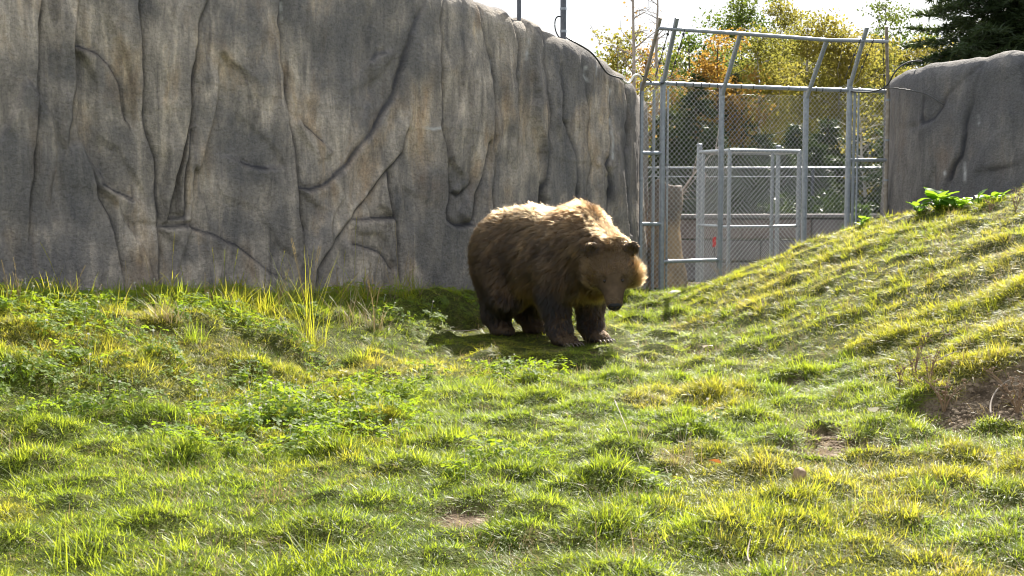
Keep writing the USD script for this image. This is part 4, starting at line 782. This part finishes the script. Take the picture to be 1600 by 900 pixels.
# retaining wall of big rough blocks
bwall = thing('block_wall', 'low retaining wall of rough pinkish-grey concrete blocks behind the cage', 'wall')
W0, W1 = at(985, 400, 22.6)[:2], at(1420, 400, 23.0)[:2]; wl = np.linalg.norm(W1 - W0); wu = (W1 - W0) / wl; wrz = math.atan2(wu[1], wu[0])
ztop, zbot = at(1200, 340, 22.8)[2], FENCE_BACK - 0.25; ch = 0.385; row = 0; z = ztop
while z > zbot:
    s = -0.5 - 0.6 * (row % 2) - 0.2 * rg.random()
    while s < wl:
        ln = rg.uniform(1.05, 1.35); c = W0 + wu * (s + ln / 2)
        v, f = box((c[0], c[1] + rg.uniform(-0.015, 0.015), z - ch / 2), (ln - 0.01, 0.45 + rg.uniform(-.04, .02), ch - 0.036), wrz, ch=0.02)
        m = trimesh.Trimesh(v, f); obj('block', m, block_mats[rg.integers(0, 3)], bwall); s += ln
    z -= ch; row += 1
for k in range(6):
    s = k * wl / 6; c = W0 + wu * (s + wl / 12); obj('coping', box((c[0], c[1] - 0.015, ztop + 0.032), (wl / 6 - 0.015, 0.52, 0.06), wrz, ch=0.01), block_mats[1], bwall)

# fence on top of the left wall: two poles, netting and a looped cable
wf = thing('wall_top_fence', 'dark poles with fine netting on top of the left rock wall', 'fence')
for px, py, D, r in ((811, 30, 14.95, 0.024), (880, 62, 15.75, 0.036), (640, -60, 14.3, 0.024)):
    p = at(px, py, D); obj('post', pole((p[0], p[1], p[2] - 0.35), (p[0], p[1], p[2] + 1.5), r), dark_steel, wf, smooth=30)
    if px == 880: bands(wf, p[0], p[1], (p[2] + 0.10, p[2] + 0.37), r + 0.004, galv_mat, 'cable_tie')
a, b = at(640, -60, 14.3), at(811, 30, 14.95); zt_ = np.interp([0, 1], [0, 1], [a[2] - 0.3, b[2] - 0.25])
obj('netting', chain_link(a, b, (a[2] - 0.4, b[2] - 0.2), (a[2] + 1.4, b[2] + 1.4), pitch=0.05, r=0.0007), wire_mat, wf)
D = 15.72; lp = [at(x, y, D) for x, y in ((876, 26), (870, 27), (867, 36), (868, 47), (872, 56), (880, 62))]
obj('cable_loop', tube(spline(lp, 24), 0.009, 6), cable_mat, wf, smooth=True)
def wall_face(px, py, off=0.07):
    """A point just off the left wall's face (survey)."""
    P = at(px, py, np.linspace(9, 19, 2000)); f = spline(front, 600); dd = np.array([np.min(np.hypot(*(f - p[:2]).T)) for p in P[::4]])
    return P[::4][np.argmin(dd)] + np.array([0.0, -off, 0])
cb = [at(884, 58, 15.4), at(905, 70, 15.2), at(921, 80, 15.35), at(938, 100, 15.62), at(950, 115, 15.82), at(966, 121, 16.02), at(973, 124, 16.12)]
tag(obj('cable', tube(spline(cb, 40), 0.011, 6), cable_mat, smooth=True), 'thin black cable drooping over the top of the left rock wall', 'cable')
hs = [at(970, 123, 16.1), at(980, 130, 16.3), at(985, 127, 16.42), at(990, 119, 16.5), at(998, 118, 16.6), at(1003, 124, 16.65)]
tag(obj('hose', tube(spline(hs, 30), 0.016, 7), white_hose, smooth=True), 'short pale hose bent over the end of the left rock wall', 'hose')
c2 = [at(1003, 119, 16.6), at(1015, 126, 16.75), at(1028, 131, 16.9), at(1037, 130, 16.88)]
tag(obj('cable', tube(spline(c2, 20), 0.012, 6), cable_mat, smooth=True), 'black cable sagging from the wall end to the first fence post', 'cable')
c3 = [at(1330, 143, 18.15), at(1352, 144, 18.25), at(1372, 141, 18.3), at(1383, 136, 18.3), at(1395, 118, 18.2), at(1408, 103, 18.25), at(1424, 96, 18.3), at(1440, 95, 18.4)]
tag(obj('cable', tube(spline(c3, 40), 0.012, 6), cable_mat, smooth=True), 'black cable looping from the fence post over the right rock wall', 'cable')
c4 = [at(1383, 137, 18.27), at(1400, 138, 18.12), at(1426, 142, 17.83), at(1449, 148, 17.6), at(1466, 158, 17.42), at(1474, 163, 17.36)]
tag(obj('cable', tube(spline(c4, 30), 0.011, 6), cable_mat, smooth=True), 'black cable lying across the face of the right rock wall', 'cable')
tg = at(1116, 378, 19.55); t = thing('red_tag', 'small red tag hanging on the cage mesh beside its door', 'tag', tg)
obj('plate', box((0, 0, 0), (0.05, 0.006, 0.15), ch=0.002), red_mat, t); obj('cord', tube([(0, 0, -0.07), (0.004, 0, -0.25)], 0.006, 5), cable_mat, t)

# ------------------------------------------------------------------ trees
def leaf_cloud(rg, C_, R_, n, sz, droop=0.3):
    """n little leaves scattered through the clumps at C_ (radii R_), each a bent pair of triangles."""
    k = rg.choice(len(C_), n, p=R_ ** 1.6 / (R_ ** 1.6).sum()); d = rg.normal(size=(n, 3)); d /= np.linalg.norm(d, axis=1, keepdims=True); r = rg.random(n) ** 0.55
    c = C_[k] + d * (R_[k] * r)[:, None] * np.array([1, 1, 0.75]); a = rg.normal(size=(n, 3)); a[:, 2] -= droop; a /= np.linalg.norm(a, axis=1, keepdims=True)
    b = np.cross(a, rg.normal(size=(n, 3))); b /= np.linalg.norm(b, axis=1, keepdims=True) + 1e-9; nn = np.cross(a, b); s = sz * rg.uniform(0.6, 1.3, n)[:, None]
    V = np.stack([c, c + s * (0.55 * a + 0.42 * b + 0.12 * nn), c + s * 1.1 * a, c + s * (0.55 * a - 0.42 * b + 0.12 * nn)], 1).reshape(-1, 3)
    i = np.arange(n)[:, None] * 4; return V, np.vstack([i + [0, 1, 2], i + [0, 2, 3]])
def broadleaf(rg, H, W, n, sz, low=0.2, gaps=0.75, lean=0.0, bare=False):
    """(trunk mesh, branches mesh, leaf mesh) of a slim tree H high and W wide."""
    tz = np.linspace(0, 1, 12); wob = np.cumsum(rg.normal(0, 0.012 * H / 6, (12, 2)), 0) + np.c_[lean * H * tz, 0 * tz]
    T = np.c_[wob, tz * H]; R0 = 0.010 * H + 0.015; trunk = tube(T, R0 * (1 - 0.9 * tz) + 0.006, 8); br, C_, R_ = [], [], []
    nb = int(16 + H * 2.2)
    for k in range(nb):
        t = low + (0.98 - low) * (k + rg.random()) / nb; p = np.array([np.interp(t, tz, T[:, c]) for c in range(3)]); a = k * 2.4 + rg.normal(0, 0.5)
        prof = math.sin(math.pi * min(max((t - low) / (1.03 - low), 0.02), 1) ** 0.75) ** 0.8 * rg.uniform(0.45, 1.1)
        L = max(W / 2 * prof, 0.12 * W); up = rg.uniform(0.35, 1.0); d = np.array([math.cos(a), math.sin(a), up]); d /= np.linalg.norm(d)
        q = np.linspace(0, 1, 5)[:, None]; B = p + q * d * L + (q ** 2) * np.array([0, 0, -0.12 * L]); br.append(tube(B, np.linspace(R0 * (1 - t) * 0.5 + 0.008, 0.004, 5), 5))
        for u in (0.4, 0.7, 1.0):
            if rg.random() < gaps: C_.append(B[min(int(u * 4), 4)] + rg.normal(0, 0.08 * W, 3)); R_.append(rg.uniform(0.10, 0.20) * W * (0.7 + 0.5 * prof))
            e = B[min(int(u * 4), 4)]; dd = d + rg.normal(0, 0.6, 3); br.append(tube([e, e + dd * L * 0.35], [0.006, 0.003], 4, cap=False))
    C_.append(T[-1]); R_.append(0.13 * W)
    return trunk, cat(br), leaf_cloud(rg, np.array(C_), np.array(R_), n, sz)
def plant_tree(name, lab, px, top, D, W, leafm, barkm, seed, n, sz=0.075, low=0.2, gaps=0.75, group='trees behind the fence', lean=0.0, catg='tree', zb=None):
    rg = np.random.default_rng(seed); b = at(px, 300, D); z0 = FENCE_BACK - 0.1 if zb is None else zb; H = at(px, top, D)[2] - z0
    tr, br, lf = broadleaf(rg, H, W, n, sz, low, gaps, lean)
    t = thing(name, lab, catg, (b[0], b[1], z0), 0, group); obj('trunk', tr, barkm, t, smooth=True); tag(obj('branches', br, barkm, t, smooth=True), kind='stuff')
    if n: obj('crown', lf, leafm, t)
    return t
def conifer(rg, H, W, n_whorl, per, dens, low=0.08, nl=0.05):
    tz = np.linspace(0, 1, 8); trunk = tube(np.c_[0 * tz, 0 * tz, tz * H], 0.012 * H * (1 - 0.93 * tz) + 0.008, 8); br, tri = [], []
    for w in range(n_whorl):
        t = low + (0.99 - low) * w / n_whorl; L0 = W / 2 * (1 - t) ** 0.8 + 0.06 * W * (1 - t)
        for k in range(per):
            L = L0 * rg.uniform(0.6, 1.12); a = rg.uniform(0, 6.283); d = np.array([math.cos(a), math.sin(a), rg.normal(0.05, 0.16)]); q = np.linspace(0, 1, 6)[:, None]
            B = np.array([0, 0, t * H + rg.normal(0, 0.02 * H)]) + q * d * L + np.array([0, 0, 1.0]) * (0.12 * q - 0.42 * q ** 2 + 0.18 * q ** 3) * L
            br.append(tube(B, np.linspace(0.006 * H * (1 - t) * 0.4 + 0.004, 0.003, 6), 4, cap=False)); m = max(int(dens * L), 6)
            u = rg.random(m) ** 0.8; c = np.stack([np.interp(u, q[:, 0], B[:, i]) for i in range(3)], -1); sv = np.array([-d[1], d[0], 0]); sg = rg.choice([-1, 1], m)
            tw = (0.30 * L * (1.05 - u) + 0.05)[:, None] * (sg[:, None] * sv * 0.75 + d * 0.55 + np.array([0, 0, -0.28]) + rg.normal(0, 0.16, (m, 3)))          # side twigs, drooping
            for f in (0.25, 0.55, 0.85):
                cc = c + tw * f; nn = rg.normal(0, 0.5, (m, 3)) + np.array([0, 0, 0.35]); e = tw / (np.linalg.norm(tw, axis=1, keepdims=True) + 1e-9) + 0.7 * nn; e /= np.linalg.norm(e, axis=1, keepdims=True); s = np.cross(e, rg.normal(size=(m, 3))); s /= np.linalg.norm(s, axis=1, keepdims=True) + 1e-9
                tri.append(np.stack([cc - s * nl * 0.22, cc + s * nl * 0.22, cc + e * nl * 2.0 * rg.uniform(0.7, 1.3, (m, 1))], 1))
    V = np.vstack(tri).reshape(-1, 3); return trunk, cat(br), (V, np.arange(len(V)).reshape(-1, 3))
def plant_conifer(lab, px, top, D, W, seed, whorls, per, dens, nl=0.05, low=0.08, mt=None, name='spruce_tree', catg='tree', group='dark conifers behind the fence', zb=None):
    rg = np.random.default_rng(seed); b = at(px, 300, D); z0 = FENCE_BACK - 0.1 if zb is None else zb; H = at(px, top, D)[2] - z0
    tr, br, nd = conifer(rg, H, W, whorls, per, dens, low, nl)
    t = thing(name, lab, catg, (b[0], b[1], z0), 0, group); obj('trunk', tr, dark_bark, t, smooth=True); tag(obj('branches', br, dark_bark, t, smooth=True), kind='stuff'); obj('crown', nd, mt or needle_mat, t); return t
BIRCH = [
 # label, px, top py, depth, width, leaf, seed, leaves, leaf size, low, gaps
 ('small yellow-green tree showing over the end of the left wall', 965, 62, 27, 2.0, yellow_leaf, 101, 2600, .07, .35, .7),
 ('green tree with orange tinge just right of the first fence arm', 1075, 62, 31, 2.6, green_leaf, 102, 5200, .08, .1, .8),
 ('leafy green treetop standing highest left of the fence middle', 1158, 6, 37, 3.0, green_leaf, 103, 6500, .085, .15, .75),
 ('golden birch with a tall narrow crown left of the fence middle', 1210, 14, 36, 2.9, yellow_leaf, 104, 8000, .08, .1, .85),
 ('orange-yellow tree low behind the second fence post', 1118, 70, 29, 2.3, orange_leaf, 105, 3800, .075, .15, .75),
 ('broad golden birch behind the third fence post', 1255, 34, 33, 3.1, yellow_leaf, 106, 9000, .08, .08, .85),
 ('rounded yellow birch behind the fourth fence panel', 1310, 50, 32, 3.0, yellow_leaf, 107, 8500, .08, .08, .85),
 ('airy green-topped tree above the short right fence panel', 1378, 8, 38, 2.6, green_leaf, 108, 4200, .085, .25, .7),
 ('yellow birch between the last fence post and the right wall', 1362, 70, 34, 2.6, yellow_leaf, 109, 6500, .08, .1, .85),
 ('pale yellow tree peeping over the left end of the right wall', 1430, 66, 36, 2.8, yellow_leaf, 110, 5200, .085, .15, .75),
 ('dense yellow-brown tree in the middle of the fence view', 1185, 60, 30, 2.6, yellow_leaf, 111, 7000, .075, .12, .85),
 ('small autumn tree beside the bare one over the left wall', 1012, 85, 30, 1.8, orange_leaf, 112, 2600, .07, .3, .75)]
for lab, px, top, D, W, lm, sd, n, sz, low, gp in BIRCH: plant_tree('birch_tree' if lm is yellow_leaf else 'autumn_tree', lab, px, top, D, W * 1.1, lm, birch_bark if lm is yellow_leaf else dark_bark, sd, int(n * 1.6), sz * 0.92, low, min(gp + 0.1, 0.95))
plant_tree('bare_tree', 'tall thin nearly leafless tree rising beyond the end of the left wall', 990, -45, 26, 1.7, orange_leaf, dead_wood, 120, 170, .05, .3, .5)
plant_tree('bare_tree', 'slender bare tree close behind the first slanted fence arm', 1022, -30, 28, 1.3, orange_leaf, dead_wood, 121, 90, .05, .35, .5)
plant_tree('bare_tree', 'pale leaning birch with few leaves beside the right wall', 1366, 150, 26, 1.1, yellow_leaf, birch_bark, 122, 500, .06, .4, .6, lean=-0.1)
# a second row so that no sky shows low between the trunks
for k, (px, top, lm) in enumerate(((1050, 95, yellow_leaf), (1140, 80, yellow_leaf), (1230, 70, green_leaf), (1290, 75, yellow_leaf), (1345, 85, yellow_leaf), (1410, 95, yellow_leaf), (1470, 80, yellow_leaf), (940, 100, green_leaf))):
    plant_tree('birch_tree', ['far yellow birch behind the first fence panel', 'far yellow birch behind the second fence post', 'far greenish birch behind the middle of the fence', 'far yellow birch seen through the fourth panel', 'far yellow birch right behind the last thick post', 'far yellow birch between right wall end and spruce', 'far yellow birch mostly hidden by the large spruce', 'far greenish tree mostly hidden by the left wall'][k], px, top, 43 + k % 3, 3.8, lm, dark_bark, 140 + k, 6500, .10, .05, .9)
CON = [('dark conifer close behind the first fence panel', 1085, 118, 28.5, 2.2, 201), ('tall dark conifer right of the second fence post', 1138, 112, 29.5, 2.0, 202), ('low dark conifer behind the middle of the cage', 1195, 205, 27.2, 2.2, 203), ('dark conifer behind the third fence post', 1245, 190, 27.8, 2.2, 204),
       ('dark conifer behind the fourth fence panel', 1292, 180, 28, 2.1, 205), ('dark conifer beside the right wall', 1345, 205, 27.5, 2.0, 206), ('dark conifer low behind the left end of the fence', 1040, 170, 27.5, 2.0, 207), ('dark conifer hidden mostly by the right wall', 1395, 190, 28, 2.0, 208), ('small dark conifer between two bigger ones left of the cage', 1112, 190, 26.8, 1.8, 209), ('squat dark conifer between cage and thick fence post', 1270, 225, 26.6, 1.8, 210), ('squat dark conifer behind the right half of the cage', 1225, 232, 26.4, 1.8, 211), ('squat dark conifer behind the left half of the cage', 1160, 228, 26.3, 1.9, 212)]
for lab, px, top, D, W, sd in CON: plant_conifer(lab, px, top, D, W * 1.35, sd, 26, 8, 34, 0.085)
plant_conifer('large dark spruce with drooping boughs rising over the right wall', 1572, -330, 25, 6.2, 301, 64, 10, 62, 0.075, low=0.10, group=None)
plant_conifer('second dark spruce at the right edge behind the large one', 1665, -200, 27, 5.4, 302, 40, 9, 50, 0.08, low=0.1, group=None)
plant_conifer('bushy bright green young pine behind the fence at the foot of the right wall', 1347, 318, 19.6, 0.85, 401, 14, 8, 70, 0.035, low=0.05, mt=pine_mat, name='pine_sapling', catg='sapling', group=None, zb=0.35)
rg = np.random.default_rng(77)
und = np.c_[rg.uniform(5.0, 11.5, 260), rg.uniform(23.6, 26.3, 260)]
C_ = np.c_[und, rg.uniform(FENCE_BACK, 1.25, 260)]; 
tag(obj('undergrowth', leaf_cloud(rg, C_, rg.uniform(0.25, 0.5, 260), 26000, 0.07), needle_mat), 'dark green undergrowth in the shade behind the back fence', 'bushes', kind='stuff')
und = np.c_[rg.uniform(-4, 22, 500), rg.uniform(46, 50, 500)]; C_ = np.c_[und, rg.uniform(FENCE_BACK, 4.5, 500)]
tag(obj('far_wood', leaf_cloud(rg, C_, rg.uniform(0.6, 1.1, 500), 30000, 0.16), green_leaf), 'far green wood closing the view behind the birches', 'wood', kind='stuff')
# a dead bough leaning behind the fence
base = at(1045, 300, 22.0)
dead = thing('dead_bough', 'pale bare fallen bough with twigs leaning behind the first fence panel', 'branch', base)
mb = spline([(0, 0, -0.6), (0.25, 0, 0.05), (0.62, 0.1, 0.52), (0.98, 0.1, 0.9)], 16); obj('stem', tube(mb, np.linspace(0.03, 0.008, 16), 6), dead_wood, dead, smooth=True)
tw = []
for k in range(16):
    p = mb[3 + rg.integers(0, 12)]; d = np.array([rg.uniform(0.1, 0.6), rg.normal(0, 0.2), rg.normal(0.15, 0.4)]); tw.append(tube([p, p + d * 0.5, p + d * 0.9 + rg.normal(0, 0.06, 3)], [0.010, 0.007, 0.003], 4))
obj('twigs', cat(tw), dead_wood, dead)

# ------------------------------------------------------------------ small things on the ground
def broad_leaf(rg, L, W):
    u = np.linspace(0, 1, 9); w = W * np.sin(math.pi * np.clip(u, 0.02, 1) ** 0.7) ** 0.8 * (1 + 0.22 * np.sin(u * 24 + rg.uniform(0, 6))); z = 0.25 * L * u - 0.42 * L * u ** 2
    V = np.concatenate([np.c_[u * L, s * w, z + 0.16 * W * abs(s) + 0.03 * W * np.sin(u * 17 + s * 2)] for s in (-1, -0.5, 0, 0.5, 1)]); n = 9
    q = np.array([[r * n + k, r * n + k + 1, (r + 1) * n + k + 1, (r + 1) * n + k] for r in range(4) for k in range(n - 1)]); return V, q
def burdock(px, py, D, lab, n, size):
    b = at(px, py, D); z = float(height(b[0], b[1])); t = thing('broad_leaf_plant', lab, 'plant', (b[0], b[1], z - 0.02))
    for k in range(n):
        V, q = broad_leaf(rg, size * rg.uniform(0.6, 1.2), size * rg.uniform(0.36, 0.52)); a = rg.uniform(0, 6.28); pit = rg.uniform(-0.95, 0.25)
        V = V @ trimesh.transformations.rotation_matrix(pit, [0, 1, 0])[:3, :3].T; V += [rg.uniform(0, 0.10), 0, size * rg.uniform(0.3, 1.0)]; V = V @ trimesh.transformations.rotation_matrix(a, [0, 0, 1])[:3, :3].T
        obj('leaf', (V, q), burdock_mat, t, smooth=True); obj('stalk', tube([(0, 0, 0), V[2 * 9] * 0.98], 0.006, 5), burdock_mat, t)
for px, py, D, lab, n, s_ in ((1345, 356, 14.0, 'lowest of the broad-leaved plants, at the left end of the row on the mound', 6, .10), (1437, 322, 13.4, 'small broad-leaved plant just left of the big ragged one', 8, .10), (1466, 310, 13.3, 'big ragged bright green leaf plant on the mound crest', 22, .155), (1492, 303, 13.2, 'leafy plant just right of the big ragged one on the crest', 12, .12),
    (1528, 302, 12.9, 'low green broad-leaved plant in the middle of the mound crest', 14, .115), (1556, 300, 12.8, 'rightmost green broad-leaved plant on the mound crest', 12, .10)): burdock(px, py, D, lab, n, s_)
def weed(px, py, D, h, lab, n=9, mt=None, spread=0.5, name='dry_weed'):
    b = at(px, py, D); z = float(height(b[0], b[1])); t = thing(name, lab, 'weed', (b[0], b[1], z - 0.02)); st, sd = [], []
    for k in range(n):
        a = rg.uniform(0, 6.28); l = h * rg.uniform(0.6, 1.1); P = np.array([(0, 0, 0), (spread * .3 * l * math.cos(a), spread * .3 * l * math.sin(a), .55 * l), (spread * l * math.cos(a), spread * l * math.sin(a), l)]); P = spline(P, 7); st.append(tube(P, np.linspace(0.004, 0.0016, 7), 4))
        for q in range(5):
            p = P[2 + rg.integers(0, 5)]; e = p + np.array([rg.normal(0, .1), rg.normal(0, .1), abs(rg.normal(.06, .05))]) * h; st.append(tube([p, e], 0.0016, 3, cap=False)); sd.append(ball(e, 0.007 * rg.uniform(.6, 1.3), sub=0))
    obj('stems', cat(st), mt or weed_mat, t); tag(obj('seed_heads', cat(sd), mt or weed_mat, t), kind='stuff')
weed(1128, 462, 15.6, .36, 'pale dry bushy weed at the foot of the cage corner', 12, dead_wood, .6)
weed(1548, 300, 12.4, .20, 'small dry weed with seed heads before the right wall', 4, None, .3)
weed(1588, 290, 12.1, .24, 'dry brown weed at the right edge of the mound crest', 5, None, .4)
for px, py, h, lab, n in ((1452, 610, .32, 'reddish dead weed left of the large bare patch on the slope', 5), (1428, 600, .30, 'thin reddish dead weed leftmost beside the bare slope patch', 4), (1475, 640, .26, 'bushy brown dead weed at the lower edge of the bare slope patch', 8), (1590, 640, .26, 'tangled brown dead weed at the right edge by the bare slope patch', 12), (1405, 612, .2, 'short dead weed stem in grass left of the reddish ones', 3)):
    g = g_at(px, py); weed(px, py, g[1], h, lab, n, None, .25 if n < 6 else .7)
def lump(g, r, seed, name, lab, catg, mt, group=None, sink=0.3):
    m = trimesh.creation.icosphere(3, 1.0); v = m.vertices * r; v = v * (1 + 0.5 * (meshkit.fbm(m.vertices * 1.6 + seed, 3, seed=seed) - 0.5))[:, None]
    z = float(height(g[0], g[1])); tag(obj(name, (v + [g[0], g[1], z + r[2] * (1 - 2 * sink)], m.faces), mt, smooth=True), label=lab, cat=catg, group=group)
lump(at(1056, 463, 15.9)[:2], np.array([.13, .1, .05]), 5, 'stone', 'flat white stone lying in front of the fence', 'stone', stone_mat)
lump(at(1040, 466, 15.8)[:2], np.array([.07, .06, .04]), 6, 'stone', 'smaller pale stone beside the flat white one', 'stone', stone_mat)
lump(g_at(1249, 771), np.array([.035, .035, .05]), 7, 'mushroom', 'small brown mushroom-like stump in the grass at the lower right', 'mushroom', simple('mushroom_brown', (.16, .10, .05), (.30, .2, .11), scale=40))
lump(g_at(1378, 716), np.array([.03, .03, .025]), 8, 'stone', 'small grey stone at the right end of the bare patch', 'stone', stone_mat)
def fallen(px, py, size, lab, mt):
    g = g_at(px, py); z = float(height(*g)); V, q = broad_leaf(rg, size, size * .35); V = V @ trimesh.transformations.rotation_matrix(rg.uniform(0, 6), [0.2, 0.3, 1])[:3, :3].T; tag(obj('fallen_leaf', (V + [g[0], g[1], z + .06], q), mt, smooth=True), lab, 'leaf')
fallen(1126, 746, .06, 'orange fallen leaf in the grass at the lower right', dryleaf_mat); fallen(1366, 676, .09, 'white bleached leaf on the bare patch', paper_leaf); fallen(1100, 549, .12, 'pale dry leaf on the little bare patch beyond the bear', paper_leaf); fallen(1592, 592, .07, 'pale dry leaf at the right edge on the slope', paper_leaf)
def twig(pp, r, lab):
    P = []
    for px, py in pp: g = g_at(px, py); P.append([g[0], g[1], float(height(*g)) + .05])
    tag(obj('dry_twig', tube(spline(P, 20), np.linspace(r, r * .4, 20), 5), dead_wood, smooth=True), lab, 'twig')
twig([(1548, 655), (1552, 625), (1572, 603), (1592, 596)], .007, 'curved dry twig arching over the bare patch on the slope')
twig([(1172, 900), (1168, 880), (1172, 868)], .005, 'short dry twig at the bottom edge right of centre'); twig([(960, 640), (985, 700), (1000, 740)], .003, 'thin straw twig lying in the grass below the bear'); twig([(1455, 600), (1480, 590), (1500, 575)], .005, 'straight pale twig on the slope above the bare patch')
twig([(745, 523), (720, 524), (690, 521)], .004, 'thin dark twig lying left of the hind paws')
# dead straw heaps by the bare ground
for k, (px, py, lab) in enumerate(((1232, 664, 'heap of brown dead straw left of the bare patch'), (968, 804, 'small heap of dead straw at the bottom centre'), (1060, 735, 'pale matted straw clump right of centre'))):
    g = g_at(px, py); z = float(height(*g)); m = cat([tuft(rg, 60, .12, .16, .003, 1.25, .3), tuft(rg, 40, .08, .12, .003, 1.0, .6)]); t = thing('straw_heap', lab, 'straw', (g[0], g[1], z + .015)); obj('straw', m, straw_mat, t)
